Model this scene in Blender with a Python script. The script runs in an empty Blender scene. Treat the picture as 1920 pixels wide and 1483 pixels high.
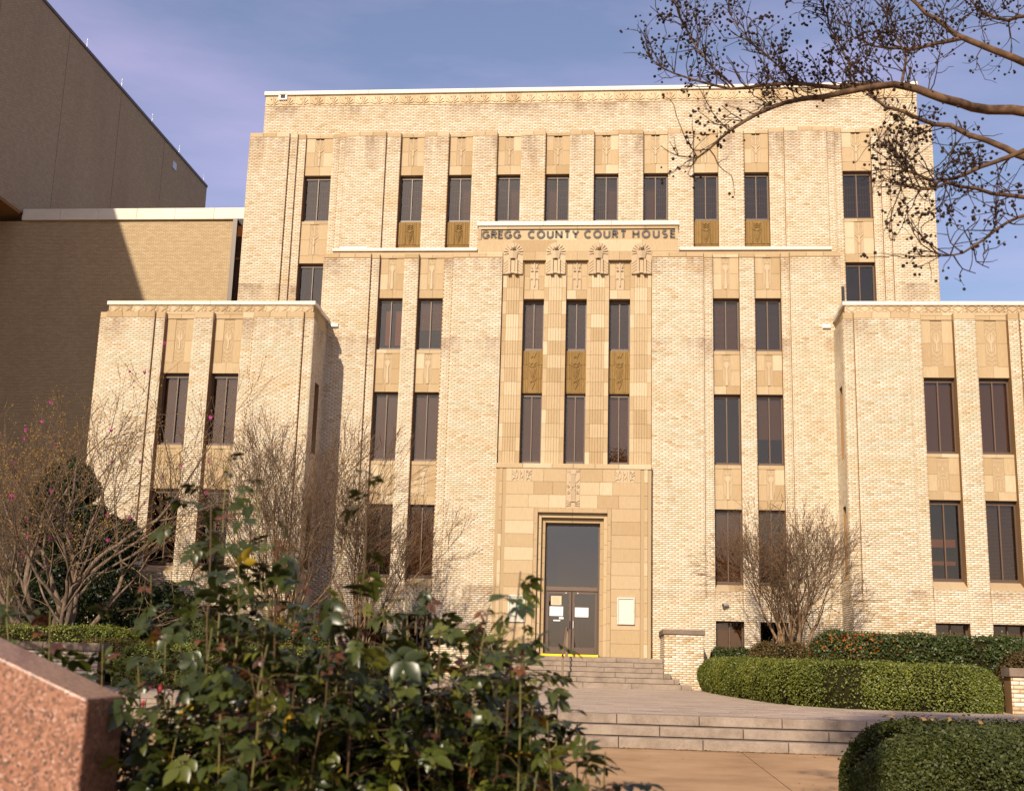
import bpy, math, random
import numpy as np
from mathutils import Vector, Matrix, noise

# ------------------------------------------------------------------ camera, sky, sun, exposure
SC = bpy.context.scene
COL = SC.collection
F_PX, PITCH, YAW, ROLL, EYE = 2268.0, math.radians(12.1826), math.radians(5.3321), math.radians(1.5633), 1.39
_r = Vector((math.cos(YAW), math.sin(YAW), 0))
_f = Vector((-math.sin(YAW)*math.cos(PITCH), math.cos(YAW)*math.cos(PITCH), math.sin(PITCH)))
_u = _r.cross(_f)
CR = math.cos(ROLL)*_r + math.sin(ROLL)*_u
CU = -math.sin(ROLL)*_r + math.cos(ROLL)*_u
CF = _f
cam = bpy.data.cameras.new('camera')
cam.sensor_width = 36.0
cam.lens = F_PX/1920*36
cam.clip_start, cam.clip_end = 0.1, 6000
cam.dof.use_dof = True
cam.dof.focus_distance = 40.0
cam.dof.aperture_fstop = 6.3
camo = bpy.data.objects.new('camera', cam)
COL.objects.link(camo)
camo.matrix_world = Matrix(((CR.x, CU.x, -CF.x, 0), (CR.y, CU.y, -CF.y, 0), (CR.z, CU.z, -CF.z, EYE), (0, 0, 0, 1)))
SC.camera = camo

SUN_DIR = Vector((0.58, 2.46, -1.40)).normalized()          # the way the light travels
EL = math.asin(-SUN_DIR.z)
AZ = math.atan2(-SUN_DIR.x, -SUN_DIR.y)
world = bpy.data.worlds.new('World')
SC.world = world
world.use_nodes = True
nt = world.node_tree
nt.nodes.clear()
wo = nt.nodes.new('ShaderNodeOutputWorld')
bg = nt.nodes.new('ShaderNodeBackground')
sky = nt.nodes.new('ShaderNodeTexSky')
sky.sky_type = 'NISHITA'
sky.sun_disc = False
sky.sun_elevation = EL
sky.sun_rotation = AZ
sky.air_density = 1.0
sky.dust_density = 1.4
sky.ozone_density = 2.2
# thin drawn-out cirrus veil, all over the dome
tc = nt.nodes.new('ShaderNodeTexCoord')
mp = nt.nodes.new('ShaderNodeMapping')
mp.inputs['Scale'].default_value = (1.2, 1.2, 5.5)
mp.inputs['Rotation'].default_value = (0.10, 0.05, 0.3)
nz = nt.nodes.new('ShaderNodeTexNoise')
nz.inputs['Scale'].default_value = 2.2
nz.inputs['Detail'].default_value = 7
nz.inputs['Roughness'].default_value = 0.55
rp = nt.nodes.new('ShaderNodeMapRange')
rp.inputs['From Min'].default_value = 0.36
rp.inputs['From Max'].default_value = 0.72
rp.inputs['To Min'].default_value = 0.10
rp.inputs['To Max'].default_value = 0.46
mx = nt.nodes.new('ShaderNodeMix')
mx.data_type = 'RGBA'
mx.inputs[7].default_value = (6.3, 5.0, 8.0, 1)
nt.links.new(tc.outputs['Generated'], mp.inputs['Vector'])
nt.links.new(mp.outputs['Vector'], nz.inputs['Vector'])
nt.links.new(nz.outputs['Fac'], rp.inputs['Value'])
nt.links.new(rp.outputs['Result'], mx.inputs[0])
nt.links.new(sky.outputs['Color'], mx.inputs[6])
nt.links.new(mx.outputs[2], bg.inputs['Color'])
bg.inputs['Strength'].default_value = 0.098
nt.links.new(bg.outputs['Background'], wo.inputs['Surface'])

sl = bpy.data.lights.new('sun', 'SUN')
sl.energy = 4.6
sl.angle = math.radians(0.53)
sl.color = (1.0, 0.87, 0.68)
so = bpy.data.objects.new('sun', sl)
COL.objects.link(so)
so.location = (-20, -60, 50)
so.rotation_euler = SUN_DIR.to_track_quat('-Z', 'Y').to_euler()

SC.view_settings.view_transform = 'Standard'
SC.view_settings.look = 'None'
SC.view_settings.gamma = 1.0
SC.view_settings.use_curve_mapping = False
SC.view_settings.exposure = 0.44
SC.cycles.use_denoising = True
SC.cycles.max_bounces = 8
SC.cycles.transparent_max_bounces = 12

# ------------------------------------------------------------------ helpers
W = {}


def ray(px, py):
    return CR*((px-960)/F_PX) + CU*(-(py-741.5)/F_PX) + CF


def at(px, py, Y):
    d = ray(px, py)
    t = Y/d.y
    return Vector((d.x*t, Y, EYE + d.z*t))


def put(o, pos, parent=None):
    pos = Vector(pos)
    COL.objects.link(o)
    if parent is not None:
        o.parent = parent
        o.location = pos - W[parent.name]
    else:
        o.location = pos
    W[o.name] = pos
    return o


def tag(o, label=None, cat=None, group=None, kind=None):
    if label:
        o['label'] = label
    if cat:
        o['category'] = cat
    if group:
        o['group'] = group
    if kind:
        o['kind'] = kind
    return o


def empty(name, pos, label, cat, group=None):
    o = bpy.data.objects.new(name, None)
    o.empty_display_size = 0.3
    put(o, pos)
    return tag(o, label, cat, group)


def mobj(name, me, pos=(0, 0, 0), parent=None, rot=None, scale=None):
    o = bpy.data.objects.new(name, me)
    put(o, pos, parent)
    if rot is not None:
        o.rotation_euler = rot
    if scale is not None:
        o.scale = scale
    return o


def fast_mesh(name, V, Q, mat, tint=None, smooth=False):
    """V (n,3), Q (m,k) numpy"""
    me = bpy.data.meshes.new(name)
    V = np.asarray(V, np.float32)
    Q = np.asarray(Q, np.int32)
    m, k = Q.shape
    me.vertices.add(len(V))
    me.vertices.foreach_set('co', V.ravel())
    me.loops.add(m*k)
    me.loops.foreach_set('vertex_index', Q.ravel())
    me.polygons.add(m)
    me.polygons.foreach_set('loop_start', np.arange(0, m*k, k, dtype=np.int32))
    if smooth:
        me.polygons.foreach_set('use_smooth', np.ones(m, bool))
    me.update(calc_edges=True)
    if tint is not None:
        a = me.attributes.new('tint', 'FLOAT', 'FACE')
        a.data.foreach_set('value', np.asarray(tint, np.float32))
    me.materials.append(mat)
    return me


class MB:
    def __init__(s):
        s.v = []
        s.f = []

    def quadbox(s, c):
        """8 corners: 0-3 front (y-), 4-7 back, each counter-clockwise seen from front"""
        n = len(s.v)
        s.v += [tuple(p) for p in c]
        for q in ((0, 1, 2, 3), (5, 4, 7, 6), (4, 0, 3, 7), (1, 5, 6, 2), (3, 2, 6, 7), (4, 5, 1, 0)):
            s.f.append(tuple(n+i for i in q))
        return s

    def box(s, x0, x1, y0, y1, z0, z1):
        return s.quadbox([(x0, y0, z0), (x1, y0, z0), (x1, y0, z1), (x0, y0, z1),
                          (x0, y1, z0), (x1, y1, z0), (x1, y1, z1), (x0, y1, z1)])

    def cbox(s, x0, x1, y0, y1, z0, z1, c=0.006):
        """box whose front edges are chamfered"""
        s.quadbox([(x0, y0+c, z0), (x1, y0+c, z0), (x1, y0+c, z1), (x0, y0+c, z1),
                   (x0, y1, z0), (x1, y1, z0), (x1, y1, z1), (x0, y1, z1)])
        s.f.pop(-6)
        n = len(s.v)
        b = n-8
        s.v += [(x0+c, y0, z0+c), (x1-c, y0, z0+c), (x1-c, y0, z1-c), (x0+c, y0, z1-c)]
        s.f.append((n, n+1, n+2, n+3))
        for i in range(4):
            j = (i+1) % 4
            s.f.append((b+i, b+j, n+j, n+i))
        return s

    def prism(s, poly, y0, y1):
        """poly: list of (x,z) counter-clockwise seen from the front (y-)"""
        n = len(s.v)
        k = len(poly)
        s.v += [(x, y0, z) for x, z in poly] + [(x, y1, z) for x, z in poly]
        s.f.append(tuple(range(n, n+k)))
        s.f.append(tuple(range(n+2*k-1, n+k-1, -1)))
        for i in range(k):
            j = (i+1) % k
            s.f.append((n+j, n+i, n+k+i, n+k+j))
        return s

    def ribbon(s, pts, w, y0, y1):
        """stroke along (x,z) points, raised from y1 to y0"""
        P = [Vector(p) for p in pts]
        L, Rr = [], []
        for i, p in enumerate(P):
            a = P[max(i-1, 0)]
            b = P[min(i+1, len(P)-1)]
            t = (b-a)
            if t.length < 1e-9:
                t = Vector((1, 0))
            t.normalize()
            nrm = Vector((-t.y, t.x))
            k = 1.0
            if 0 < i < len(P)-1:
                t1 = (p-a).normalized()
                k = 1/max(0.45, t1.dot(t))
            L.append(p+nrm*w/2*k)
            Rr.append(p-nrm*w/2*k)
        for i in range(len(P)-1):
            q = [Rr[i], Rr[i+1], L[i+1], L[i]]
            s.quadbox([(c.x, y0, c.y) for c in q] + [(c.x, y1, c.y) for c in q])
        return s

    def lathe(s, prof, n=12, cx=0, cy=0):
        b = len(s.v)
        for r, z in prof:
            for i in range(n):
                a = 2*math.pi*i/n
                s.v.append((cx+r*math.cos(a), cy+r*math.sin(a), z))
        for k in range(len(prof)-1):
            for i in range(n):
                j = (i+1) % n
                s.f.append((b+k*n+i, b+k*n+j, b+(k+1)*n+j, b+(k+1)*n+i))
        s.f.append(tuple(b+i for i in range(n-1, -1, -1)))
        s.f.append(tuple(b+(len(prof)-1)*n+i for i in range(n)))
        return s

    def mesh(s, name, mat, smooth=False):
        me = bpy.data.meshes.new(name)
        me.from_pydata(s.v, [], s.f)
        me.update()
        me.materials.append(mat)
        if smooth:
            for p in me.polygons:
                p.use_smooth = True
        return me

    def obj(s, name, mat, parent=None, pos=(0, 0, 0), smooth=False):
        return mobj(name, s.mesh(name, mat, smooth), pos, parent)


def tubes(paths, n=5):
    """paths: list of (pts (k,3), radii (k)) -> V, Q"""
    V, Q = [], []
    b = 0
    for pts, rad in paths:
        pts = np.asarray(pts, float)
        k = len(pts)
        T = np.gradient(pts, axis=0)
        T /= np.linalg.norm(T, axis=1)[:, None]+1e-9
        ref = np.array([0.31, 0.9, 0.2]) if abs(T[0] @ np.array([0.31, 0.9, 0.2])) < .9 else np.array([1., 0, 0])
        A = np.cross(T, ref)
        A /= np.linalg.norm(A, axis=1)[:, None]+1e-9
        B = np.cross(T, A)
        ang = np.arange(n)*2*math.pi/n
        ring = (np.cos(ang)[None, :, None]*A[:, None] + np.sin(ang)[None, :, None]*B[:, None])*np.asarray(rad)[:, None, None]
        V.append((pts[:, None]+ring).reshape(-1, 3))
        i = np.arange(n)
        j = (i+1) % n
        for r in range(k-1):
            Q.append(np.stack([b+r*n+i, b+r*n+j, b+(r+1)*n+j, b+(r+1)*n+i], 1))
        b += k*n
    return np.concatenate(V), np.concatenate(Q)


def leaf_quads(P, N, size, rng, aspect=0.55, tilt=0.6):
    """rhombic leaves at P facing roughly N"""
    P = np.asarray(P)
    n = len(P)
    N = np.asarray(N) + rng.normal(0, tilt, (n, 3))
    N /= np.linalg.norm(N, axis=1)[:, None]+1e-9
    R = rng.normal(0, 1, (n, 3))
    A = np.cross(N, R)
    A /= np.linalg.norm(A, axis=1)[:, None]+1e-9
    B = np.cross(N, A)
    s = size*rng.uniform(.65, 1.25, n)[:, None]
    V = np.stack([P-A*s*.5, P+B*s*.5*aspect+N*s*.06, P+A*s*.5, P-B*s*.5*aspect+N*s*.06], 1).reshape(-1, 3)
    return V, np.arange(4*n).reshape(n, 4)


# ------------------------------------------------------------------ materials
def pbr(name, col, rough=0.7, spec=0.3, metal=0.0):
    m = bpy.data.materials.new(name)
    m.use_nodes = True
    b = m.node_tree.nodes['Principled BSDF']
    b.inputs['Base Color'].default_value = (*col, 1)
    b.inputs['Roughness'].default_value = rough
    b.inputs['Specular IOR Level'].default_value = spec
    b.inputs['Metallic'].default_value = metal
    return m


def N(m, typ, **kw):
    n = m.node_tree.nodes.new(typ)
    for k, v in kw.items():
        setattr(n, k, v)
    return n


def lnk(m, a, b):
    m.node_tree.links.new(a, b)


def bsdf(m):
    return m.node_tree.nodes['Principled BSDF']


def noise_tex(m, scale, detail=4, rough=.55, stretch=(1, 1, 1), coord='Object'):
    tcn = N(m, 'ShaderNodeTexCoord')
    geo = N(m, 'ShaderNodeNewGeometry')
    mpn = N(m, 'ShaderNodeMapping')
    mpn.inputs['Scale'].default_value = stretch
    lnk(m, geo.outputs['Position'] if coord == 'World' else tcn.outputs[coord], mpn.inputs['Vector'])
    t = N(m, 'ShaderNodeTexNoise')
    t.inputs['Scale'].default_value = scale
    t.inputs['Detail'].default_value = detail
    t.inputs['Roughness'].default_value = rough
    lnk(m, mpn.outputs['Vector'], t.inputs['Vector'])
    return t.outputs['Fac']


def ramp(m, fac, stops):
    r = N(m, 'ShaderNodeValToRGB')
    e = r.color_ramp.elements
    while len(e) < len(stops):
        e.new(.5)
    for el, (p, c) in zip(e, stops):
        el.position = p
        el.color = (*c, 1)
    lnk(m, fac, r.inputs['Fac'])
    return r.outputs['Color']


def mixc(m, fac, a, b, mode='MIX'):
    x = N(m, 'ShaderNodeMix', data_type='RGBA', blend_type=mode)
    for i, v in ((0, fac), (6, a), (7, b)):
        if isinstance(v, (int, float)):
            x.inputs[i].default_value = v
        elif isinstance(v, tuple):
            x.inputs[i].default_value = (*v, 1)
        else:
            lnk(m, v, x.inputs[i])
    return x.outputs[2]


def mth(m, op, a, b=None):
    x = N(m, 'ShaderNodeMath', operation=op)
    for i, v in enumerate((a, b)):
        if v is None:
            continue
        if isinstance(v, (int, float)):
            x.inputs[i].default_value = v
        else:
            lnk(m, v, x.inputs[i])
    return x.outputs[0]


def maprange(m, v, a, b, c=0., d=1.):
    x = N(m, 'ShaderNodeMapRange')
    lnk(m, v, x.inputs['Value'])
    for k, val in (('From Min', a), ('From Max', b), ('To Min', c), ('To Max', d)):
        x.inputs[k].default_value = val
    return x.outputs['Result']


def bump(m, h, strength=.3, dist=.01):
    b = N(m, 'ShaderNodeBump')
    b.inputs['Strength'].default_value = strength
    b.inputs['Distance'].default_value = dist
    lnk(m, h, b.inputs['Height'])
    lnk(m, b.outputs['Normal'], bsdf(m).inputs['Normal'])


BRICK_STOPS = [(0.0, (.41, .29, .165)), (.12, (.50, .385, .245)), (.42, (.57, .47, .335)), (.75, (.63, .55, .43)), (1.0, (.69, .625, .515))]


def brick_mat(name, single):
    m = pbr(name, (.6, .5, .33), .62, .25)
    if single:
        oi = N(m, 'ShaderNodeObjectInfo')
        f = oi.outputs['Random']
    else:
        a = N(m, 'ShaderNodeAttribute', attribute_name='tint')
        f = a.outputs['Fac']
    c = ramp(m, f, BRICK_STOPS)
    # weathering: drawn-down grime and rust-tinted patches of their own shape
    g = noise_tex(m, 0.9, 6, .65, (1.6, 1.6, .35), 'World')
    c = mixc(m, maprange(m, g, .60, .76, 0, .45), c, (.26, .17, .10))
    # soot washed down from the cap stones
    sep = N(m, 'ShaderNodeSeparateXYZ')
    gp = N(m, 'ShaderNodeNewGeometry')
    lnk(m, gp.outputs['Position'], sep.inputs[0])
    gs = noise_tex(m, .75, 5, .65, (1.3, 1.3, .16), 'World')
    gd = noise_tex(m, 5.0, 4, .7, (1, 1, .6), 'World')
    for zc, reach in ((21.43, 1.7), (15.32, 1.0), (12.37, 1.0), (22.9, .7), (3.70, .45)):
        below = mth(m, 'MULTIPLY', maprange(m, sep.outputs[2], zc-reach, zc), mth(m, 'LESS_THAN', sep.outputs[2], zc+.01))
        k = mth(m, 'MULTIPLY', below, maprange(m, gs, .43, .60))
        k = mth(m, 'MULTIPLY', k, maprange(m, gd, .35, .62, .3, .85))
        c = mixc(m, k, c, (.20, .13, .085))
    g2 = noise_tex(m, 0.35, 3, .5, (1, 1, 2.2), 'World')
    c = mixc(m, maprange(m, g2, .55, .75, 0, .30), c, (.50, .32, .12))
    lnk(m, c, bsdf(m).inputs['Base Color'])
    return m


M_brick = brick_mat('buff_brick', False)
M_brick1 = brick_mat('buff_brick_single', True)
M_mortar = pbr('mortar', (.27, .155, .07), .9, .1)


def stone_mat(name, stops, streak=.25):
    m = pbr(name, (.5, .38, .22), .8, .15)
    oi = N(m, 'ShaderNodeObjectInfo')
    c = ramp(m, oi.outputs['Random'], stops)
    g = noise_tex(m, 9, 4, .6, (6, 6, .5), 'World')
    c = mixc(m, maprange(m, g, .3, .75, 0, streak), c, (.30, .18, .07), 'MULTIPLY')
    g3 = noise_tex(m, 1.1, 6, .7, (1.8, 1.8, .4), 'World')
    c = mixc(m, maprange(m, g3, .62, .78, 0, .5), c, (.22, .15, .08))
    lnk(m, c, bsdf(m).inputs['Base Color'])
    h = noise_tex(m, 30, 3, .5, (4, 4, .3), 'World')
    bump(m, h, .25, .006)
    return m


M_stone = stone_mat('tooled_limestone', [(0, (.385, .275, .155)), (.35, (.44, .325, .195)), (.8, (.47, .36, .225)), (1, (.55, .45, .31))])
M_relief = stone_mat('carved_stone', [(0, (.43, .325, .215)), (1, (.49, .385, .26))], .12)
M_relief2 = stone_mat('frieze_stone', [(0, (.45, .33, .20)), (1, (.60, .48, .33))], .08)
M_bronze = stone_mat('glazed_spandrel', [(0, (.225, .14, .05)), (1, (.29, .185, .07))], .5)
M_joint = pbr('stone_joint', (.36, .26, .15), .9, .1)
M_coping = pbr('painted_coping', (.74, .68, .56), .55, .3)
c_ = mixc(M_coping, maprange(M_coping, noise_tex(M_coping, .8, 5, .6, (1, 1, 1), 'World'), .45, .75, 0, .35), (.66, .60, .50), (.44, .37, .28))
lnk(M_coping, c_, bsdf(M_coping).inputs['Base Color'])
M_frame = pbr('bronze_frame', (.075, .043, .028), .42, .5)
M_mull = pbr('bronze_mullion', (.105, .058, .034), .45, .5)
M_interior = pbr('dark_room', (.035, .025, .02), .9, .1)
M_shade = pbr('roller_shade', (.34, .27, .195), .9, .1)
M_shade2 = pbr('tan_shade', (.68, .44, .26), .9, .1)
M_blind = pbr('blind_slat', (.80, .62, .38), .7, .2)
M_grate = pbr('inner_grating', (.34, .28, .23), .6, .3)
M_letter = pbr('weathered_bronze_letter', (.085, .07, .06), .6, .3)
M_white = pbr('white_paint', (.8, .78, .74), .5, .3)
M_alu = pbr('aluminium', (.55, .53, .50), .35, .5, .6)
M_paper = pbr('paper', (.80, .76, .70), .9, .1)
M_paper2 = pbr('tan_paper', (.62, .45, .30), .9, .1)
M_ink = pbr('printed_line', (.62, .40, .34), .9, .1)
M_ink2 = pbr('dark_printed_line', (.22, .15, .10), .9, .1)
M_yellow = pbr('yellow_paint', (.80, .52, .01), .6, .3)
M_teal = pbr('teal_print', (.10, .50, .55), .8, .1)
M_rail = pbr('bronze_rail', (.17, .105, .06), .45, .5)
M_black = pbr('black_rubber', (.02, .02, .02), .6, .3)


def glass_mat(name, trans, tint, lo=.16):
    m = bpy.data.materials.new(name)
    m.use_nodes = True
    t = m.node_tree
    t.nodes.clear()
    o = t.nodes.new('ShaderNodeOutputMaterial')
    g = t.nodes.new('ShaderNodeBsdfGlossy')
    g.inputs['Roughness'].default_value = 0.012
    g.inputs['Color'].default_value = (*tint, 1)
    tr = t.nodes.new('ShaderNodeBsdfTransparent')
    tr.inputs['Color'].default_value = (*trans, 1)
    fr = t.nodes.new('ShaderNodeFresnel')
    fr.inputs['IOR'].default_value = 1.6
    mr = t.nodes.new('ShaderNodeMapRange')
    mr.inputs['From Max'].default_value = 1
    mr.inputs['To Min'].default_value = lo
    mr.inputs['To Max'].default_value = 1.0
    mxs = t.nodes.new('ShaderNodeMixShader')
    # slight waviness of old plate glass
    tcn = t.nodes.new('ShaderNodeNewGeometry')
    nn = t.nodes.new('ShaderNodeTexNoise')
    nn.inputs['Scale'].default_value = 1.3
    bb = t.nodes.new('ShaderNodeBump')
    bb.inputs['Strength'].default_value = .012
    bb.inputs['Distance'].default_value = .02
    t.links.new(tcn.outputs['Position'], nn.inputs['Vector'])
    t.links.new(nn.outputs['Fac'], bb.inputs['Height'])
    t.links.new(bb.outputs['Normal'], g.inputs['Normal'])
    t.links.new(fr.outputs[0], mr.inputs['Value'])
    t.links.new(mr.outputs[0], mxs.inputs[0])
    t.links.new(tr.outputs[0], mxs.inputs[1])
    t.links.new(g.outputs[0], mxs.inputs[2])
    t.links.new(mxs.outputs[0], o.inputs['Surface'])
    return m


M_glass = glass_mat('tinted_glass', (.62, .51, .42), (.54, .52, .48), .05)
M_dglass = glass_mat('door_glass', (.45, .42, .40), (.70, .72, .76), .05)
M_cglass = glass_mat('clear_glass', (.97, .97, .95), (.4, .4, .4), .0)


def ground_mat(name, c0, c1, c2, scale, bstr=.2, speck=60):
    m = pbr(name, c1, .85, .15)
    g = noise_tex(m, scale, 8, .65, (1, 1, 1), 'World')
    c = ramp(m, g, [(.28, c0), (.5, c1), (.72, c2)])
    s = noise_tex(m, speck, 3, .6, (1, 1, 1), 'World')
    c = mixc(m, maprange(m, s, .35, .7, 0, .35), c, (.5, .42, .34), 'MULTIPLY')
    lnk(m, c, bsdf(m).inputs['Base Color'])
    bump(m, s, bstr, .004)
    return m


M_plaza = ground_mat('exposed_aggregate', (.29, .17, .085), (.41, .255, .134), (.50, .325, .18), .8, .6, 55)
M_pave = ground_mat('landing_paver', (.33, .26, .21), (.40, .32, .26), (.46, .375, .31), 1.3, .2, 40)
_b = bsdf(M_pave)
_l = _b.inputs['Base Color'].links[0].from_socket
_oi = N(M_pave, 'ShaderNodeObjectInfo')
lnk(M_pave, mixc(M_pave, 1.0, _l, ramp(M_pave, _oi.outputs['Random'], [(0, (.80, .78, .76)), (1, (1.08, 1.06, 1.04))]), 'MULTIPLY'), _b.inputs['Base Color'])
M_step = ground_mat('cast_step', (.18, .135, .105), (.275, .215, .168), (.34, .27, .215), 2.6, .15, 40)
M_soil = ground_mat('soil', (.05, .033, .02), (.08, .052, .03), (.11, .075, .045), 1.5, .6, 20)
M_ground = ground_mat('far_ground', (.10, .09, .05), (.16, .13, .08), (.2, .16, .1), .05, .1, 3)
M_capstone = ground_mat('dark_cap', (.14, .10, .075), (.20, .15, .115), (.25, .19, .15), 2.0, .2, 40)

M_granite = pbr('rose_granite', (.45, .2, .1), .35, .4)
v = N(M_granite, 'ShaderNodeTexVoronoi')
v.inputs['Scale'].default_value = 140
geo_ = N(M_granite, 'ShaderNodeNewGeometry')
lnk(M_granite, geo_.outputs['Position'], v.inputs['Vector'])
c_ = ramp(M_granite, v.outputs['Color'], [(0, (.035, .026, .024)), (.25, (.14, .07, .045)), (.55, (.26, .115, .068)), (.8, (.32, .165, .11)), (1, (.42, .28, .22))])
n_ = noise_tex(M_granite, 95, 3, .6, (1, 1, 1), 'World')
c_ = mixc(M_granite, maprange(M_granite, n_, .60, .66, 0, .9), c_, (.05, .04, .04))
n2_ = noise_tex(M_granite, 12, 4, .6, (1, 1, 1), 'World')
c_ = mixc(M_granite, maprange(M_granite, n2_, .3, .7, 0, .25), c_, (.27, .125, .075))
lnk(M_granite, c_, bsdf(M_granite).inputs['Base Color'])

M_annex = pbr('annex_brick', (.5, .36, .18), .75, .2)
br = N(M_annex, 'ShaderNodeTexBrick')
geo_ = N(M_annex, 'ShaderNodeNewGeometry')
sx = N(M_annex, 'ShaderNodeSeparateXYZ')
cx_ = N(M_annex, 'ShaderNodeCombineXYZ')
lnk(M_annex, geo_.outputs['Position'], sx.inputs[0])
lnk(M_annex, mth(M_annex, 'ADD', sx.outputs[0], sx.outputs[1]), cx_.inputs[0])
lnk(M_annex, sx.outputs[2], cx_.inputs[1])
lnk(M_annex, cx_.outputs[0], br.inputs['Vector'])
br.inputs['Scale'].default_value = 1.0
br.inputs['Brick Width'].default_value = .2127
br.inputs['Row Height'].default_value = .0677
br.inputs['Mortar Size'].default_value = .011
br.inputs['Bias'].default_value = -.1
br.inputs['Color1'].default_value = (.385, .28, .16, 1)
br.inputs['Color2'].default_value = (.48, .37, .225, 1)
br.inputs['Mortar'].default_value = (.25, .175, .10, 1)
c_ = br.outputs['Color']
g_ = noise_tex(M_annex, .35, 6, .65, (1, 1, .3), 'World')
c_ = mixc(M_annex, maprange(M_annex, g_, .5, .75, 0, .4), c_, (.25, .17, .10))
lnk(M_annex, c_, bsdf(M_annex).inputs['Base Color'])
M_soffit = pbr('soffit', (.30, .17, .07), .8, .1)


def leaf_mat(name, stops, rough=.45, spec=.4, trans=.25, attr=True):
    m = pbr(name, stops[0][1], rough, spec)
    if attr:
        a = N(m, 'ShaderNodeAttribute', attribute_name='tint')
        f = a.outputs['Fac']
    else:
        f = N(m, 'ShaderNodeObjectInfo').outputs['Random']
    c = ramp(m, f, stops)
    lnk(m, c, bsdf(m).inputs['Base Color'])
    t = m.node_tree
    if trans > 0:
        tl = t.nodes.new('ShaderNodeBsdfTranslucent')
        mxs = t.nodes.new('ShaderNodeMixShader')
        mxs.inputs[0].default_value = trans
        out = t.nodes['Material Output']
        t.links.new(c, tl.inputs['Color'])
        t.links.new(bsdf(m).outputs[0], mxs.inputs[1])
        t.links.new(tl.outputs[0], mxs.inputs[2])
        t.links.new(mxs.outputs[0], out.inputs['Surface'])
    return m


M_hedge = leaf_mat('clipped_hedge_leaf', [(0, (.04, .055, .008)), (.35, (.10, .12, .017)), (.75, (.18, .195, .028)), (1, (.28, .265, .042))])
M_hedge_dark = leaf_mat('dark_hedge_leaf', [(0, (.018, .032, .007)), (.5, (.045, .065, .014)), (1, (.11, .12, .025))])
M_hedge_near = leaf_mat('near_hedge_leaf', [(0, (.02, .027, .005)), (.5, (.045, .055, .010)), (1, (.10, .105, .022))], .5, .28, .2)
M_hedge_brown = leaf_mat('bronze_hedge_leaf', [(0, (.04, .025, .008)), (.5, (.085, .055, .014)), (1, (.14, .085, .02))])
M_holly = leaf_mat('holly_leaf', [(0, (.007, .014, .004)), (.5, (.016, .028, .007)), (1, (.05, .062, .014))])
M_core = pbr('hedge_twigs', (.02, .018, .008), 1, 0)
M_berry = leaf_mat('red_orange_leaf', [(0, (.22, .022, .006)), (.6, (.32, .07, .010)), (1, (.28, .16, .02))], .5, .3, .2)
M_rose = leaf_mat('rose_leaf', [(0, (.016, .023, .004)), (.5, (.032, .041, .006)), (.85, (.058, .068, .010)), (1, (.105, .105, .014))], .34, .42, .08, False)
M_rose_y = leaf_mat('yellow_rose_leaf', [(0, (.30, .18, .012)), (1, (.40, .27, .02))], .5, .3, .2, False)
M_rose_r = leaf_mat('bronze_rose_leaf', [(0, (.06, .025, .015)), (1, (.13, .05, .02))], .4, .4, .2, False)
M_cane = pbr('rose_cane', (.13, .11, .035), .6, .3)
M_cane2 = pbr('red_rose_cane', (.085, .05, .022), .6, .3)
M_bud = pbr('pink_bud', (.35, .03, .04), .6, .2)
M_bark_m = pbr('magnolia_bark', (.26, .19, .135), .9, .1)
c_ = ramp(M_bark_m, noise_tex(M_bark_m, 7, 6, .7, (1, 1, .4), 'World'), [(.35, (.07, .046, .031)), (.6, (.20, .145, .105)), (.8, (.33, .26, .20))])
lnk(M_bark_m, c_, bsdf(M_bark_m).inputs['Base Color'])
M_bark_c = pbr('crape_bark', (.27, .17, .09), .8, .1)
c_ = ramp(M_bark_c, noise_tex(M_bark_c, 9, 5, .6, (1, 1, .25), 'World'), [(.35, (.12, .07, .038)), (.6, (.24, .155, .088)), (.8, (.34, .235, .14))])
lnk(M_bark_c, c_, bsdf(M_bark_c).inputs['Base Color'])
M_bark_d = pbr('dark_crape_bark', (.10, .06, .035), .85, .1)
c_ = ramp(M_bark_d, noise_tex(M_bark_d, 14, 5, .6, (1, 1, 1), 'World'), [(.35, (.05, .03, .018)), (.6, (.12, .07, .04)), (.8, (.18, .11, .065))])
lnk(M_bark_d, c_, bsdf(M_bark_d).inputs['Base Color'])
M_twig = pbr('grey_brown_twig', (.14, .09, .056), .9, .1)
M_twig_m = pbr('magnolia_twig', (.165, .112, .073), .9, .1)
M_twig_d = pbr('dark_twig', (.05, .03, .018), .9, .1)
M_pod = pbr('dry_seed_pod', (.028, .017, .012), .8, .1)
M_podlt = pbr('tan_seed_pod', (.20, .11, .055), .9, .1)
M_mbud = pbr('magnolia_bud', (.30, .17, .04), .8, .1)
M_petal = pbr('magenta_petal', (.45, .05, .26), .6, .2)
M_dry = leaf_mat('dry_leaf', [(0, (.20, .09, .03)), (1, (.38, .22, .09))], .8, .1, .1)

# ------------------------------------------------------------------ setting: ground, plaza, landing, beds
X0 = -1.64          # the courthouse axis
YT, YM, YW = 44.07, 41.0, 38.54

g = MB().box(-1500, 1500, -1500, 3000, -.30, -.03).obj('ground', M_ground)
tag(g, kind='structure')
pz = MB().box(-40, 40, -60, 20.36, -.20, -.012).obj('plaza', M_soil)
tag(pz, kind='structure')
xs = [-40, -28, -16, -10, -4.05, 1.94, 7.9, 16, 28, 40]
ys = [-60, -40, -24, -10, -2.5, 4.5, 12.3, 20.36]
for i in range(len(xs)-1):
    for j in range(len(ys)-1):
        b = MB().box(xs[i]+.008, xs[i+1]-.008, ys[j]+.008, ys[j+1]-.008, -.10, 0.0)
        b.obj('slab', M_plaza, pz)


def land_z(y):
    return .505 + (y-21.0)/15.3*.075


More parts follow.
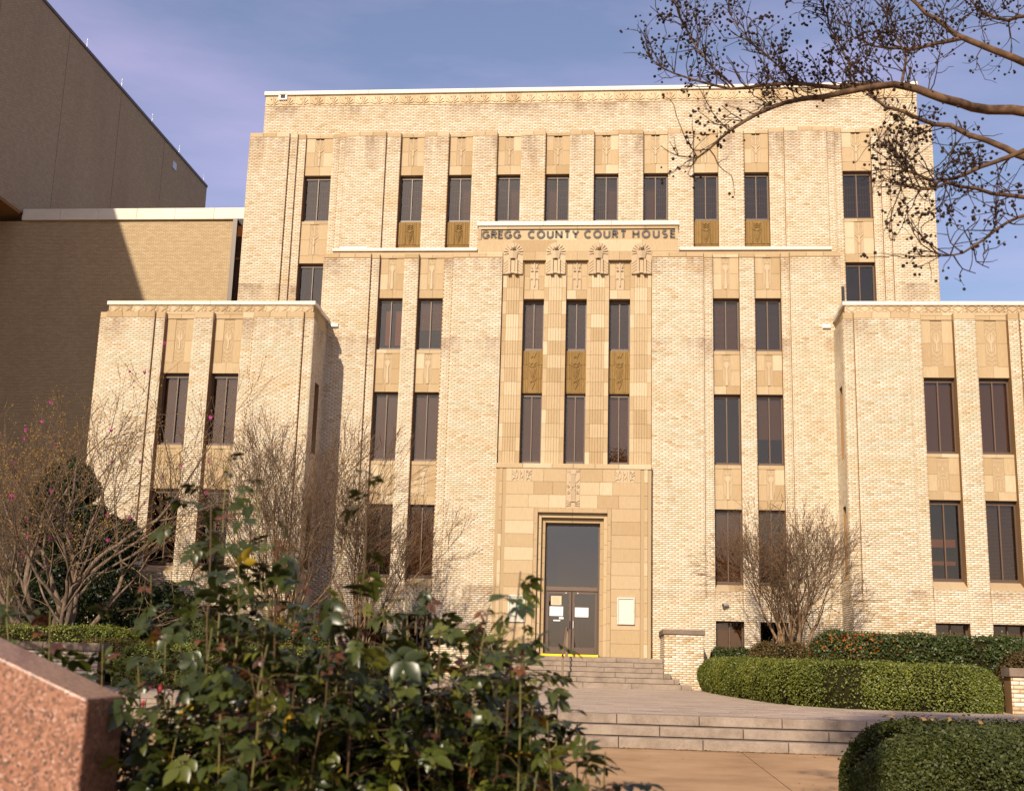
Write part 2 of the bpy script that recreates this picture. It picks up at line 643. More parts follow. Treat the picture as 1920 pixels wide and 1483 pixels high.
# landing body
lb = MB()
lb.quadbox([(-40, 21.4, -.1), (40, 21.4, -.1), (40, 21.4, land_z(21.4)-.03), (-40, 21.4, land_z(21.4)-.03),
            (-40, 38, -.1), (40, 38, -.1), (40, 38, land_z(38)-.03), (-40, 38, land_z(38)-.03)])
lando = lb.obj('landing', M_soil)
tag(lando, kind='structure')
rng = np.random.default_rng(5)
pw, pd = .61, .305
pav = []
row = 0
y = 21.42
while y < 37.4:
    off = (row % 2)*pw/2
    x = -16 + off
    while x < 13:
        pav.append((x, y))
        x += pw
    y += pd
    row += 1
pav.sort(key=lambda p: (p[1], abs(p[0]+.6)))
pm = MB().cbox(.006, pw-.006, 0, .03, .006, pd-.006, .003)
pm.v = [(a, c, .03-b) for a, b, c in pm.v]      # lay it flat
pme = pm.mesh('paver', M_pave)
vis = [p for p in pav if -6.5 < p[0] < 7.6][:300]
vs = set(vis)
for (x, y) in vis:
    o = mobj('paver', pme, (x, y, land_z(y)-.03+rng.uniform(-.0015, .0015)), lando)
rest = MB()
for (x, y) in pav:
    if (x, y) in vs:
        continue
    dz = rng.uniform(-.0015, .0015)
    z = land_z(y)
    rest.quadbox([(x+.004, y+.004, z-.03+dz), (x+pw-.004, y+.004, z-.03+dz), (x+pw-.004, y+.004, z+dz), (x+.004, y+.004, z+dz),
                  (x+.004, y+pd-.004, z-.03+dz), (x+pw-.004, y+pd-.004, z-.03+dz), (x+pw-.004, y+pd-.004, z+dz), (x+.004, y+pd-.004, z+dz)])
o = rest.obj('far_pavers', M_pave, lando)
tag(o, kind='stuff')

# front flight: three risers of cast blocks
st = MB().box(-17, 13.5, 20.45, 21.45, -.1, .08).obj('front_steps', M_soil)
tag(st, kind='structure')
RZ = [0.0, .168, .336, .505]
joints = [1.67, 1.62, 1.79]
phase = [.37-.12, .95, .35-.12]
for k in range(3):
    y0 = 20.36 + .34*k
    x = -16.6 + phase[k]
    while x < 13:
        L = 1.36 + rng.uniform(-.01, .01)
        b = MB()
        c = .010
        b.cbox(0, L-.010, 0, .42 if k < 2 else .40, RZ[k] + (.012 if k else .0), RZ[k+1], c)
        b.obj('step_block', M_step, st, (x, y0+rng.uniform(-.004, .004), 0))
        x += L

# planting beds behind hedges
for sgn, nm in ((1, 'planting_bed'), (-1, 'planting_bed')):
    V, Q = [], []
    xs_ = np.linspace(4.6, 34, 30)
    ys_ = np.linspace(26.2, 41.5, 24)
    for yy in ys_:
        for xx in xs_:
            a = min(1, max(0, (yy-26.2)/9))
            e = min(1, max(0, (xx-4.6)/1.5))
            h = .36 + (.10+a*.9)*e + .05*noise.noise((xx*.7, yy*.7, 3*sgn))
            V.append((X0+sgn*xx, yy, h))
    nx = len(xs_)
    for j in range(len(ys_)-1):
        for i in range(nx-1):
            q = (j*nx+i, j*nx+i+1, (j+1)*nx+i+1, (j+1)*nx+i)
            Q.append(q if sgn > 0 else q[::-1])
    o = mobj(nm, fast_mesh(nm, V, Q, M_soil, smooth=True))
    tag(o, kind='structure')

# ------------------------------------------------------------------ brickwork
BL, CH, JT = .2127, .0677, .0105


def courses(a0, a1, z0, z1, BLk=1.0, shift=0.0):
    """brick rectangles (a0,a1,z0,z1) in running bond, clipped to the panel"""
    bl, ch = BL*BLk, CH*BLk
    out = []
    k0 = int(math.floor(z0/ch))
    k1 = int(math.ceil(z1/ch))
    for k in range(k0, k1):
        lo, hi = max(z0, k*ch+JT/2), min(z1, (k+1)*ch-JT/2)
        if hi-lo < .018:
            continue
        off = (k % 2)*bl/2 + shift
        j0 = int(math.floor((a0-off)/bl))-1
        j1 = int(math.ceil((a1-off)/bl))+1
        for j in range(j0, j1):
            l, r = max(a0+.002, j*bl+off+JT/2), min(a1-.002, (j+1)*bl+off-JT/2)
            if r-l < .025:
                continue
            out.append((l, r, lo, hi))
    return np.array(out).reshape(-1, 4)


def tints(n, rng):
    t = np.clip(rng.normal(.62, .17, n), 0, 1)
    d = rng.random(n)
    t[d < .03] = rng.uniform(.05, .3, (d < .03).sum())
    return t


def brick_geo(R, y, proud=.009, axis='x', sign=-1):
    """R rectangles; axis x: face looks to y-, axis y: face looks to sign*x at plane y"""
    n = len(R)
    e = .002
    l, r, lo, hi = R.T
    f = np.full(n, -proud)
    z = np.zeros(n)
    A = np.stack([np.stack([l+e, f, lo+e], 1), np.stack([r-e, f, lo+e], 1), np.stack([r-e, f, hi-e], 1), np.stack([l+e, f, hi-e], 1),
                  np.stack([l, z, lo], 1), np.stack([r, z, lo], 1), np.stack([r, z, hi], 1), np.stack([l, z, hi], 1)], 1)
    if axis == 'x':
        A[..., 1] += y
        base = np.array([(0, 1, 2, 3), (4, 0, 3, 7), (1, 5, 6, 2), (3, 2, 6, 7), (4, 5, 1, 0)])
    else:
        B = A.copy()
        B[..., 0] = y + (A[..., 1] if sign < 0 else -A[..., 1])
        B[..., 1] = A[..., 0]
        A = B
        base = np.array([(0, 1, 2, 3), (4, 0, 3, 7), (1, 5, 6, 2), (3, 2, 6, 7), (4, 5, 1, 0)])
        if sign < 0:
            base = base[:, ::-1]
    V = A.reshape(-1, 3)
    Q = (np.arange(n)[:, None, None]*8 + base[None]).reshape(-1, 4)
    return V, Q


class BrickField:
    def __init__(s, seed):
        s.V, s.Q, s.T, s.n = [], [], [], 0
        s.rng = np.random.default_rng(seed)

    def add(s, R, y, axis='x', sign=-1):
        if len(R) == 0:
            return
        V, Q = brick_geo(R, y, axis=axis, sign=sign)
        s.V.append(V)
        s.Q.append(Q+s.n)
        s.T.append(np.repeat(tints(len(R), s.rng), 5))
        s.n += len(V)

    def obj(s, parent, pos=(0, 0, 0)):
        V = np.concatenate(s.V) - np.asarray(pos)
        o = mobj('brickwork', fast_mesh('brickwork', V, np.concatenate(s.Q), M_brick, np.concatenate(s.T)), pos, parent)
        return tag(o, kind='stuff')


brick_cache = {}


def single_brick(parent, l, r, lo, hi, y, axis='x', sign=-1, proud=.009):
    w, h = round(r-l, 3), round(hi-lo, 3)
    key = (w, h, axis, sign)
    if key not in brick_cache:
        V, Q = brick_geo(np.array([[-w/2, w/2, 0, h]]), 0, proud, axis, sign)
        brick_cache[key] = fast_mesh('brick', V, Q, M_brick1)
    c = (l+r)/2
    return mobj('brick', brick_cache[key], (c, y, lo) if axis == 'x' else (y, c, lo), parent)


# ------------------------------------------------------------------ the courthouse
HOUSE = empty('courthouse', (X0, YM, 1.0), 'stepped buff brick courthouse with carved stone trim and tall central doorway', 'courthouse')
U = lambda u: X0+u
stone_cache = {}


def stone(name, u0, u1, z0, z1, y, d, parent, mat=None, c=.006, gap=.004):
    mat = mat or M_stone
    w, h, dd = round(u1-u0-gap, 3), round(z1-z0-gap, 3), round(d, 3)
    key = (w, h, dd, mat.name, c)
    if key not in stone_cache:
        stone_cache[key] = MB().cbox(-w/2, w/2, 0, dd, 0, h, c).mesh(name, mat)
    return mobj(name, stone_cache[key], (U((u0+u1)/2), y, z0+gap/2), parent)


def arc(cx, cz, r, a0, a1, n=8):
    return [(cx+r*math.cos(math.radians(a0+(a1-a0)*i/n)), cz+r*math.sin(math.radians(a0+(a1-a0)*i/n))) for i in range(n+1)]


def spiral(cx, cz, r, s, a0=90, turns=1.4, n=14):
    return [(cx+s*r*(1-.75*i/n)*math.cos(math.radians(a0-360*turns*i/n)), cz+r*(1-.75*i/n)*math.sin(math.radians(a0-360*turns*i/n))) for i in range(n+1)]


relief_cache = {}


def relief_mesh(kind, w, h, mat):
    key = (kind, round(w, 3), round(h, 3), mat.name)
    if key in relief_cache:
        return relief_cache[key]
    b = MB()
    p = -.034                     # how far the carving stands out
    b.box(-w/2, w/2, 0, .05, 0, h)
    R = lambda pts, t, q=p: b.ribbon([(x*w, z*h) for x, z in pts], t, q, .004)
    if kind == 'palm':
        R([(-.47, .02), (-.47, .98)], .02)
        R([(.47, .02), (.47, .98)], .02)
        for s in (-1, 1):
            b.ribbon(spiral(s*w*.24, h*.90, w*.17, s), .016, p, .004)
            R([(s*.44, .86), (s*.36, .72), (s*.10, .60)], .022)
            R([(s*.30, .82), (s*.20, .72), (0, .64)], .018)
            R([(s*.47, .62), (s*.28, .56), (0, .50)], .035, p*1.5)
            R([(s*.47, .52), (s*.26, .46), (0, .39)], .03)
            R([(s*.38, .42), (s*.38, .03)], .03)
            R([(s*.27, .38), (s*.27, .03)], .02)
        R([(0, .98), (0, .66)], .03)
        b.prism([(-.09*w, .02*h), (.09*w, .02*h), (.10*w, .34*h), (0, .29*h), (-.10*w, .34*h)], p*1.6, .004)
        b.prism([(-.11*w, .36*h), (0, .31*h), (.11*w, .36*h), (.09*w, .58*h), (-.09*w, .58*h)], p*1.8, .004)
    elif kind == 'leaf':
        for s in (-1, 1):
            for z0 in (.03, .12, .22, .80, .90):
                R([(0, z0), (s*.22, z0+.055), (s*.47, z0+.035)], .022)
            for k in range(5):
                R([(s*.04, .50), (s*(.12+.08*k), .74-.03*k)], .02)
            b.ribbon(spiral(s*w*.27, h*.455, w*.15, s), .016, p, .004)
            R([(s*.42, .44), (s*.36, .30), (0, .24)], .022)
            R([(s*.22, .42), (s*.16, .34), (0, .30)], .02)
            R([(s*.48, .66), (s*.30, .78), (0, .70)], .022)
        R([(0, .32), (0, .56)], .05, p*1.3)
    elif kind == 'urn':
        R([(-.47, .02), (-.47, .98)], .016)
        R([(.47, .02), (.47, .98)], .016)
        for s in (-1, 1):
            b.ribbon(spiral(s*w*.22, h*.86, w*.16, s), .016, p, .004)
            R([(s*.30, .97), (0, .82)], .02)
            R([(s*.40, .76), (s*.30, .66), (s*.24, .62)], .025)
            for k in range(5):
                R([(s*.22, .46-.08*k), (s*.42, .58-.08*k)], .02)
        b.prism([(-.17*w, .02*h), (.17*w, .02*h), (.10*w, .55*h), (-.10*w, .55*h)], p*1.7, .004)
        b.prism([(-.10*w, .55*h), (.10*w, .55*h), (.27*w, .70*h), (.22*w, .78*h), (-.22*w, .78*h), (-.27*w, .70*h)], p*1.3, .004)
    elif kind == 'mask':
        for s in (-1, 1):
            b.ribbon(spiral(s*w*.22, h*.78, w*.18, s), .018, p, .004)
            R([(s*.47, .97), (s*.2, .90), (0, .93)], .02)
            R([(s*.46, .58), (s*.22, .47), (0, .52)], .025)
            R([(s*.46, .48), (s*.22, .37), (0, .42)], .025)
            R([(s*.40, .36), (s*.40, .12), (s*.2, .20)], .022)
            R([(s*.14, .34), (s*.14, .04)], .022)
        R([(0, .62), (0, .72)], .04)
    elif kind == 'bronze':
        for s in (-1, 1):
            for k in range(3):
                R([(s*.40, .92-.08*k), (s*.2, .86-.08*k), (0, .92-.08*k)], .018)
            R([(s*.46, .66), (0, .56)], .02)
            R([(s*.42, .60), (s*.16, .20), (0, .08)], .02)
            R([(s*.26, .58), (s*.08, .26), (0, .20)], .018)
            R([(s*.46, .46), (s*.46, .06)], .02)
        R([(0, .56), (0, .24)], .03)
    elif kind == 'bronze_tall':
        for s in (-1, 1):
            R([(s*.40, .97), (s*.16, .84), (0, .90)], .018)
            R([(s*.46, .74), (s*.2, .68), (0, .73)], .02)
            R([(s*.42, .66), (s*.12, .62), (0, .66)], .018)
            R([(s*.42, .60), (s*.22, .34), (s*.10, .28)], .02)
            R([(s*.24, .58), (s*.10, .38)], .016)
            R([(s*.45, .34), (s*.2, .24), (0, .29)], .02)
            R([(s*.30, .24), (0, .10)], .02)
        R([(0, .64), (0, .34)], .028)
    elif kind == 'chevron':
        b.prism([(-.43*w, .78*h), (0, .16*h), (.43*w, .78*h), (.20*w, .70*h), (0, .86*h), (-.20*w, .70*h)], -.02, .004)
        for s in (-1, 1):
            R([(s*.42, .92), (s*.20, .92), (0, .62)], .016)
            R([(s*.44, .80), (s*.30, .74), (0, .36)], .020)
            R([(s*.46, .62), (s*.26, .46), (0, .10)], .022)
            R([(s*.46, .10), (s*.36, .34), (s*.30, .06)], .015)
    elif kind == 'fan':
        for a in (-78, -52, -26, 0, 26, 52, 78):
            x, z = math.sin(math.radians(a)), math.cos(math.radians(a))
            R([(x*.08, .10+z*.1), (x*.46, .12+z*.78)], .024)
        for s in (-1, 1):
            b.ribbon(spiral(s*w*.12, h*.72, w*.07, s), .014, p, .004)
    elif kind == 'sword':
        b.prism([(-.10*w, .16*h), (0, .08*h), (.10*w, .16*h), (.09*w, .66*h), (-.09*w, .66*h)], -.05, .004)
        b.prism([(-.40*w, .66*h), (.40*w, .66*h), (.30*w, .70*h), (-.30*w, .70*h)], -.055, .004)
        b.prism([(-.07*w, .70*h), (.07*w, .70*h), (.06*w, .97*h), (-.06*w, .97*h)], -.045, .004)
        for s in (-1, 1):
            R([(s*.10, .38), (s*.30, .40), (s*.48, .37)], .02)
            R([(s*.20, .78), (s*.45, .92)], .015)
            R([(s*.20, .74), (s*.45, .80)], .015)
            R([(s*.46, .05), (s*.46, .36)], .012)
    elif kind == 'fasces':
        for k in range(4):
            x = -.135+.09*k
            R([(x, .16), (x, .90)], .034, -.04)
        R([(-.2, .88), (.2, .88)], .035, -.05)
        R([(-.2, .18), (.2, .18)], .035, -.05)
        R([(-.18, .60), (.18, .46)], .03, -.055)
        R([(.18, .60), (-.18, .46)], .03, -.055)
        for s in (-1, 1):
            b.prism([(s*w*.24-.03, .66*h), (s*w*.24+.03, .66*h), (s*w*.36+.05, .74*h), (s*w*.36, .84*h), (s*w*.30-.05, .80*h)], -.03, .004)
            b.ribbon(spiral(s*w*.34, h*.56, w*.12, s), .018, p, .004)
            b.ribbon(spiral(s*w*.34, h*.40, w*.12, -s), .018, p, .004)
            for k in range(3):
                R([(s*(.20+.1*k), .92), (s*(.26+.1*k), .99)], .02)
                R([(s*.15, .13-.03*k), (s*.48, .20-.07*k)], .02)
    elif kind == 'scroll':
        for s in (-1, 1):
            b.ribbon(spiral(s*w*.26, h*.82, w*.07, s), .016, p, .004)
            R([(s*.22, .80), (s*.22, .35), (s*.30, .2)], .025)
            R([(s*.48, .85), (s*.32, .6)], .02)
            R([(s*.48, .62), (s*.32, .42)], .02)
            b.ribbon(arc(s*w*.36, h*.10, w*.11, 0, 180), .016, p, .004)
            R([(s*.10, .15), (s*.10, .9)], .02)
        R([(0, .25), (.08, .5), (0, .75), (-.08, .5), (0, .25)], .02)
    me = b.mesh('relief', mat)
    relief_cache[key] = me
    return me


# --- brick masses -------------------------------------------------
def mirror(L):
    out = []
    for a, b, d in L:
        out.append((a, b, d))
        out.append((-b, -a, d))
    return out


def masses(name, y0, panels, z0, z1, back, field, label=None, holes=()):
    b = MB()
    for u0, u1, d in panels:
        b.box(U(u0), U(u1), y0+d, y0+.55 if name == 'wing_wall' and min(abs(u0), abs(u1)) < 8.8 else back, z0, z1)
        field.add(courses(U(u0), U(u1), z0, z1), y0+d)
    o = b.obj(name, M_mortar, HOUSE)
    if label:
        o['label'] = label
    return o


# upper block
ft = BrickField(1)
T_pan = mirror([(11.68, 13.30, 0), (11.37, 11.68, .10), (11.05, 11.37, .20), (9.66, 9.95, .20), (9.36, 9.66, .10), (7.76, 9.36, 0), (7.185, 7.76, .12),
                (5.255, 6.235, .12), (3.335, 4.305, .12), (1.425, 2.385, .12)]) + [(-.475, .475, .12)]
wt = masses('upper_wall', YT, T_pan, 13.0, 21.43, YT+1.6, ft)
ft.obj(wt)
# attic
fa = BrickField(2)
b = MB().box(U(-12.87), U(12.87), YT+.32, YT+12, 21.42, 23.36)
fa.add(courses(U(-12.87), U(12.87), 21.62, 22.90), YT+.32)
wa = b.obj('attic_wall', M_mortar, HOUSE)
fa.obj(wa)
MB().box(U(-13.29), U(13.29), YT+1.61, YT+12, 1.0, 21.45).obj('upper_block_core', M_mortar, HOUSE)

# middle block
fm = BrickField(3)
M_pan = mirror([(7.43, 9.17, 0), (7.13, 7.43, .10), (5.69, 6.22, .08), (4.45, 4.77, .10), (2.65, 4.45, 0)])
wm = masses('middle_wall', YM, M_pan, 3.46, 15.32, YM+1.6, fm)
bays_m = [(4.77, 5.69), (6.22, 7.13)]


def base_course(y0, u0, u1, holes, field, zb=1.0, zt=3.46, hz=(1.55, 2.73), back=1.6):
    b = MB()
    cuts = sorted(holes)
    seg = []
    x = u0
    for h0, h1 in cuts:
        seg.append((x, h0))
        x = h1
    seg.append((x, u1))
    for a, c in seg:
        b.box(U(a), U(c), y0, y0+back, zb, zt)
        field.add(courses(U(a), U(c), zb, zt), y0)
    for h0, h1 in cuts:
        b.box(U(h0), U(h1), y0+.0005, y0+back, hz[1], zt)
        b.box(U(h0), U(h1), y0+.0005, y0+back, zb, hz[0])
        field.add(courses(U(h0), U(h1), hz[1], zt), y0)
        field.add(courses(U(h0), U(h1), zb, hz[0]), y0)
    return b.obj('base_wall', M_mortar, HOUSE)


base_course(YM, 2.65, 9.17, bays_m, fm)
base_course(YM, -9.17, -2.65, [(-b_, -a_) for a_, b_ in bays_m], fm)
fm.obj(wm)
MB().box(U(-9.16), U(9.16), YM+1.61, YT+1.6, 1.0, 15.62).obj('middle_block_core', M_mortar, HOUSE)

# wings
W_pan = [(8.75, 9.08, .10), (9.08, 10.83, 0), (10.83, 11.22, .10), (12.24, 12.92, .08), (13.94, 14.27, .10), (14.27, 15.98, 0), (15.98, 16.24, .10)]
bays_w = [(11.22, 12.24), (12.92, 13.94)]
for s in (1, -1):
    fw = BrickField(10+s)
    pans = W_pan if s > 0 else [(-b_, -a_, d) for a_, b_, d in W_pan]
    ww = masses('wing_wall', YW, pans, 3.46, 12.37, YW+1.6, fw)
    # base
    hs = bays_w if s > 0 else [(-b_, -a_) for a_, b_ in bays_w]
    lo, hi = (8.75, 16.24) if s > 0 else (-16.24, -8.75)
    bb = MB()
    x = lo
    for h0, h1 in sorted(hs) + [(hi, hi)]:
        bb.box(U(x), U(h0), YW, YW+1.6, 1.0, 3.46)
        R = courses(U(x), U(h0), 1.0, 3.46)
        if s > 0 and x == lo:
            keep = (R[:, 2] > 2.05) | (R[:, 0] > 1e9)
            own = R[keep]
            R = R[~keep]
            singles = own
        fw.add(R, YW)
        if h1 > h0:
            for za, zc in ((2.75, 3.46), (1.0, 1.55)):
                bb.box(U(h0), U(h1), YW+.0005, YW+1.6, za, zc)
                fw.add(courses(U(h0), U(h1), za, zc), YW)
        x = h1
    wb = bb.obj('wing_base_wall', M_mortar, HOUSE)
    if s > 0:
        for r_ in singles[:300]:
            single_brick(wb, *r_, YW)
        for r_ in [singles[300:]]:
            fw.add(r_, YW)
    # inner side wall, set back from the corner pilaster, with a slit opening on each floor
    xs_side = U(s*8.87)
    sb = MB()
    slits = [(1.6, 2.75), (4.05, 6.45), (8.0, 10.42)]
    ya, yb = 39.72, 40.28
    for y_a, y_b in ((YW+.54, ya), (yb, YM+.2)):
        x0_, x1_ = sorted((xs_side, U(s*9.6)))
        sb.box(x0_, x1_, y_a, y_b, 1.0, 12.37)
        fw.add(courses(y_a, y_b, 1.0, 12.37), xs_side, 'y', -s)
    prev = 1.0
    for z0_, z1_ in slits + [(12.37, 12.37)]:
        sb.box(x0_, x1_, ya, yb, prev, z0_)
        fw.add(courses(ya, yb, prev, z0_), xs_side, 'y', -s)
        prev = z1_
    # return of the corner pilaster
    fw.add(courses(YW+.10, YW+.55, 3.46, 12.37), U(s*8.75), 'y', -s)
    fw.add(courses(YW, YW+1.6, 1.0, 3.46), U(s*8.75), 'y', -s)
    side = sb.obj('wing_side_wall', M_mortar, HOUSE)
    for z0_, z1_ in slits:
        f_ = MB()
        x0_, x1_ = sorted((xs_side+s*.30, xs_side+s*.36))
        f_.box(x0_, x1_, ya, yb, z0_, z1_)
        f_.obj('slit_window', M_frame, side)
    fw.obj(ww)
    x0_, x1_ = sorted((U(s*9.61), U(s*16.23)))
    MB().box(x0_, x1_, YW+1.61, YT+6, 1.0, 12.6).obj('wing_core', M_mortar, HOUSE)
    # side stone band, frieze and coping returns
    x0_, x1_ = sorted((U(s*8.86), U(s*9.6)))
    MB().box(x0_, x1_, YW+.22, YM+.25, 12.36, 12.605).obj('side_band', M_stone, HOUSE)
    x0_, x1_ = sorted((U(s*8.92), U(s*9.6)))
    MB().box(x0_, x1_, YW+.5, YM+.2, 12.6, 12.92).obj('side_frieze', M_stone, HOUSE)
    x0_, x1_ = sorted((U(s*8.84), U(s*9.3)))
    MB().cbox(x0_, x1_, YW+.335, YM+.1, 12.925, 13.06, .01).obj('coping', M_coping, HOUSE)

# --- caps, friezes, copings ----------------------------------------


def cap_run(panels, y0, z0, z1, depth=.45):
    for u0, u1, d in panels:
        n = max(1, round((u1-u0)/.62))
        for i in range(n):
            a, c = u0+(u1-u0)*i/n, u0+(u1-u0)*(i+1)/n
            stone('cap_stone', a, c, z0, z1, y0+d-.012, depth+.2-d, HOUSE, c=.018)


cap_run(T_pan, YT, 21.43, 21.63)
cap_run(M_pan, YM, 15.32, 15.50)
cap_run(W_pan, YW, 12.37, 12.60)
cap_run([(-b_, -a_, d) for a_, b_, d in W_pan], YW, 12.37, 12.60)


def frieze(u0, u1, z0, z1, y, kind, pitch, split=None):
    back = MB().box(U(u0), U(u1), y+.03, y+.6, z0, z1).obj('frieze', M_joint, HOUSE)
    n = round((u1-u0)/pitch)
    zz = split if split is not None else z0
    for i in range(n):
        a = u0+(u1-u0)*i/n
        w = (u1-u0)/n
        mobj('relief_block', relief_mesh(kind, w-.006, z1-zz-.004, M_relief2), (U(a+w/2), y, zz+.002), back)
    if split is not None:
        m = round((u1-u0)/1.05)
        for i in range(m):
            a = u0+(u1-u0)*i/m
            stone('stone_block', a, a+(u1-u0)/m, z0, split, y, .3, back)


frieze(-12.87, 12.87, 22.90, 23.36, YT+.30, 'fan', .62)
for s in (1, -1):
    lo, hi = (8.88, 16.1) if s > 0 else (-16.1, -8.88)
    frieze(lo, hi, 12.60, 12.925, YW+.40, 'chevron', .425, 12.70)


def coping(u0, u1, y, z0, z1, d=.7, seg=4.3, first=None):
    n = max(1, round((u1-u0)/seg))
    for i in range(n):
        a, c = u0+(u1-u0)*i/n, u0+(u1-u0)*(i+1)/n
        MB().cbox(U(a)+.004, U(c)-.004, y, y+d, z0, z1, .012).obj('coping', M_coping, HOUSE)


coping(-12.92, 12.92, YT+.22, 23.365, 23.535, 1.0)
MB().box(U(-13.2), U(13.2), YT+.35, YT+12, 21.2, 21.60).obj('ledge_roof', M_coping, HOUSE)
for s in (1, -1):
    a, c = (3.62, 8.93) if s > 0 else (-8.93, -3.62)
    MB().box(U(a), U(c), YM+.28, YM+1.6, 15.3, 15.645).obj('parapet', M_stone, HOUSE)
    coping(a, c, YM+.20, 15.65, 15.765, .9, 2.7)
    a, c = (8.80, 16.16) if s > 0 else (-16.16, -8.80)
    coping(a, c, YW+.33, 12.93, 13.065, .9, 3.2)

# --- windows --------------------------------------------------------
win_cache = {}


def cached(key, fn):
    if key not in win_cache:
        win_cache[key] = fn()
    return win_cache[key]


wr = random.Random(4)


def window(u0, u1, z0, z1, y, fill='dark', head=.11, lab=None):
    """bronze frame in an opening; pane, mullion and what hangs behind are sub-parts"""
    w, h = round(u1-u0, 3), round(z1-z0, 3)
    j, sl_, mw = .055, .10, .042

    def frame():
        b = MB()
        b.cbox(-w/2, -w/2+j, 0, .10, 0, h, .004)
        b.cbox(w/2-j, w/2, 0, .10, 0, h, .004)
        b.cbox(-w/2+j, w/2-j, .0, .10, h-head, h, .004)
        b.cbox(-w/2+j, w/2-j, -.015, .10, 0, sl_, .004)
        return b.mesh('window', M_frame)
    o = mobj('window', cached(('f', w, h, head), frame), (U((u0+u1)/2), y, z0), HOUSE)
    px, py, pz_ = W[o.name]
    mu = cached(('m', w, h, head), lambda: MB().cbox(-mw/2, mw/2, -.02, .08, sl_, h-.02, .005).mesh('mullion', M_mull))
    mobj('mullion', mu, (px, py, pz_), o)
    hd = cached(('hd', w, h, head), lambda: MB().cbox(-w/2+j, w/2-j, -.012, .0, h-head+.02, h-head+.065, .003).mesh('head_rail', M_mull))
    mobj('head_rail', hd, (px, py, pz_), o)
    pwid = w/2-j-mw/2
    pn = cached(('p', w, h, head), lambda: MB().box(-pwid/2, pwid/2, 0, .006, sl_, h-head).mesh('pane', M_glass))
    for s in (-1, 1):
        mobj('pane', pn, (px+s*(mw/2+pwid/2), py+.045, pz_), o)

    def room():
        b = MB()
        a, c, d0, d1 = w/2-.01, h-.01, .10, .95
        b.v = [(-a, d0, .01), (a, d0, .01), (a, d0, c), (-a, d0, c), (-a, d1, .01), (a, d1, .01), (a, d1, c), (-a, d1, c)]
        b.f = [(4, 5, 6, 7), (0, 4, 7, 3), (5, 1, 2, 6), (7, 6, 2, 3), (0, 1, 5, 4)]
        return b.mesh('interior', M_interior)
    mobj('interior', cached(('r', w, h), room), (px, py, pz_), o)
    iw = w/2-j
    if fill == 'shade' or fill == 'shade_part':
        z_lo = sl_ if fill == 'shade' else h*.38
        for s in (-1, 1):
            sh = cached(('s', w, h, fill), lambda: MB().box(-pwid/2+.004, pwid/2-.004, .105, .115, z_lo, h-.02).mesh('shade', M_shade))
            mobj('shade', sh, (px+s*(mw/2+pwid/2), py, pz_), o)
    elif fill == 'tan':
        sh = cached(('t', w, h), lambda: MB().box(-iw*.55, -.02, .2, .21, sl_+.15, h*.80).box(iw*.35, iw, .2, .21, sl_+.15, h*.80).mesh('drape', M_shade2))
        mobj('drape', sh, (px, py, pz_), o)
    elif fill in ('blind', 'blind_half', 'blind_dark'):
        def bl():
            b = MB()
            z = h-.14
            lim = sl_ if fill != 'blind_half' else h*.42
            while z > lim:
                for s in (-1, 1):
                    x0_ = s*(mw/2+pwid/2)-pwid/2+.015
                    x1_ = x0_+pwid-.03
                    b.v += [(x0_, .10, z), (x1_, .10, z), (x1_, .135, z+.026), (x0_, .135, z+.026)]
                    n = len(b.v)
                    b.f.append((n-4, n-3, n-2, n-1))
                z -= .042
            return b.mesh('blind', M_blind if fill != 'blind_dark' else M_shade)
        o2 = mobj('blind', cached((fill, w, h), bl), (px, py, pz_), o)
        tag(o2, kind='stuff')
    elif fill == 'grate':
        def gr():
            b = MB()
            n = 10
            for i in range(n+1):
                x = -iw+2*iw*i/n
                b.box(x-.006, x+.006, .25, .262, sl_, h-.42+.03*((i*7) % 3))
            for k in range(5):
                z = sl_+.12+k*.30
                b.box(-iw, iw, .262, .272, z-.008, z+.008)
            return b.mesh('grating', M_grate)
        o2 = mobj('grating', cached(('g', w, h), gr), (px, py, pz_), o)
        tag(o2, kind='stuff')
        if wr.random() < .45:
            s_ = wr.choice((-1, 1))
            sh = cached(('gs', w, h, s_), lambda: MB().box(min(s_*.03, s_*iw*.9), max(s_*.03, s_*iw*.9), .30, .31, sl_, h*.72).mesh('shade', M_shade))
            mobj('shade', sh, (px, py, pz_), o)
    elif fill == 'desk':
        sh = cached(('d', w, h), lambda: MB().box(-iw, iw, .5, .54, h*.44, h*.54).box(-iw, iw, .6, .7, h*.22, h*.27).mesh('shelf', M_shade2))
        mobj('shelf', sh, (px, py, pz_), o)
    return o


def spandrel(u0, u1, z0, z1, y, kind, top=.0, lint=.34, rw=.32, slab_split=True):
    """stone infill between windows: thin sill band, side slabs, carved panel, lintel"""
    bk = MB().box(U(u0), U(u1), y+.02, y+.34, z0, z1).obj('spandrel', M_joint, HOUSE)
    uc = (u0+u1)/2
    w = u1-u0
    zb, zt = z0+lint, z1-top
    r = rw/2
    cut = uc+wr.uniform(-.06, .06)
    stone('lintel_stone', u0, cut, z0, zb, y, .3, bk)
    stone('lintel_stone', cut, u1, z0, zb, y, .3, bk)
    if top > 0:
        stone('sill_stone', u0, cut, zt, z1, y-.01, .3, bk)
        stone('sill_stone', cut, u1, zt, z1, y-.01, .3, bk)
    zm = (zb+zt)/2
    for a, c in ((u0, uc-r), (uc+r, u1)):
        if slab_split:
            stone('stone_block', a, c, zb, zm, y, .3, bk)
            stone('stone_block', a, c, zm, zt, y, .3, bk)
        else:
            stone('stone_block', a, c, zb, zt, y, .3, bk)
    mobj('relief_panel', relief_mesh(kind, rw-.006, zt-zb-.006, M_relief), (U(uc), y+.045, zb+.003), bk)
    return bk


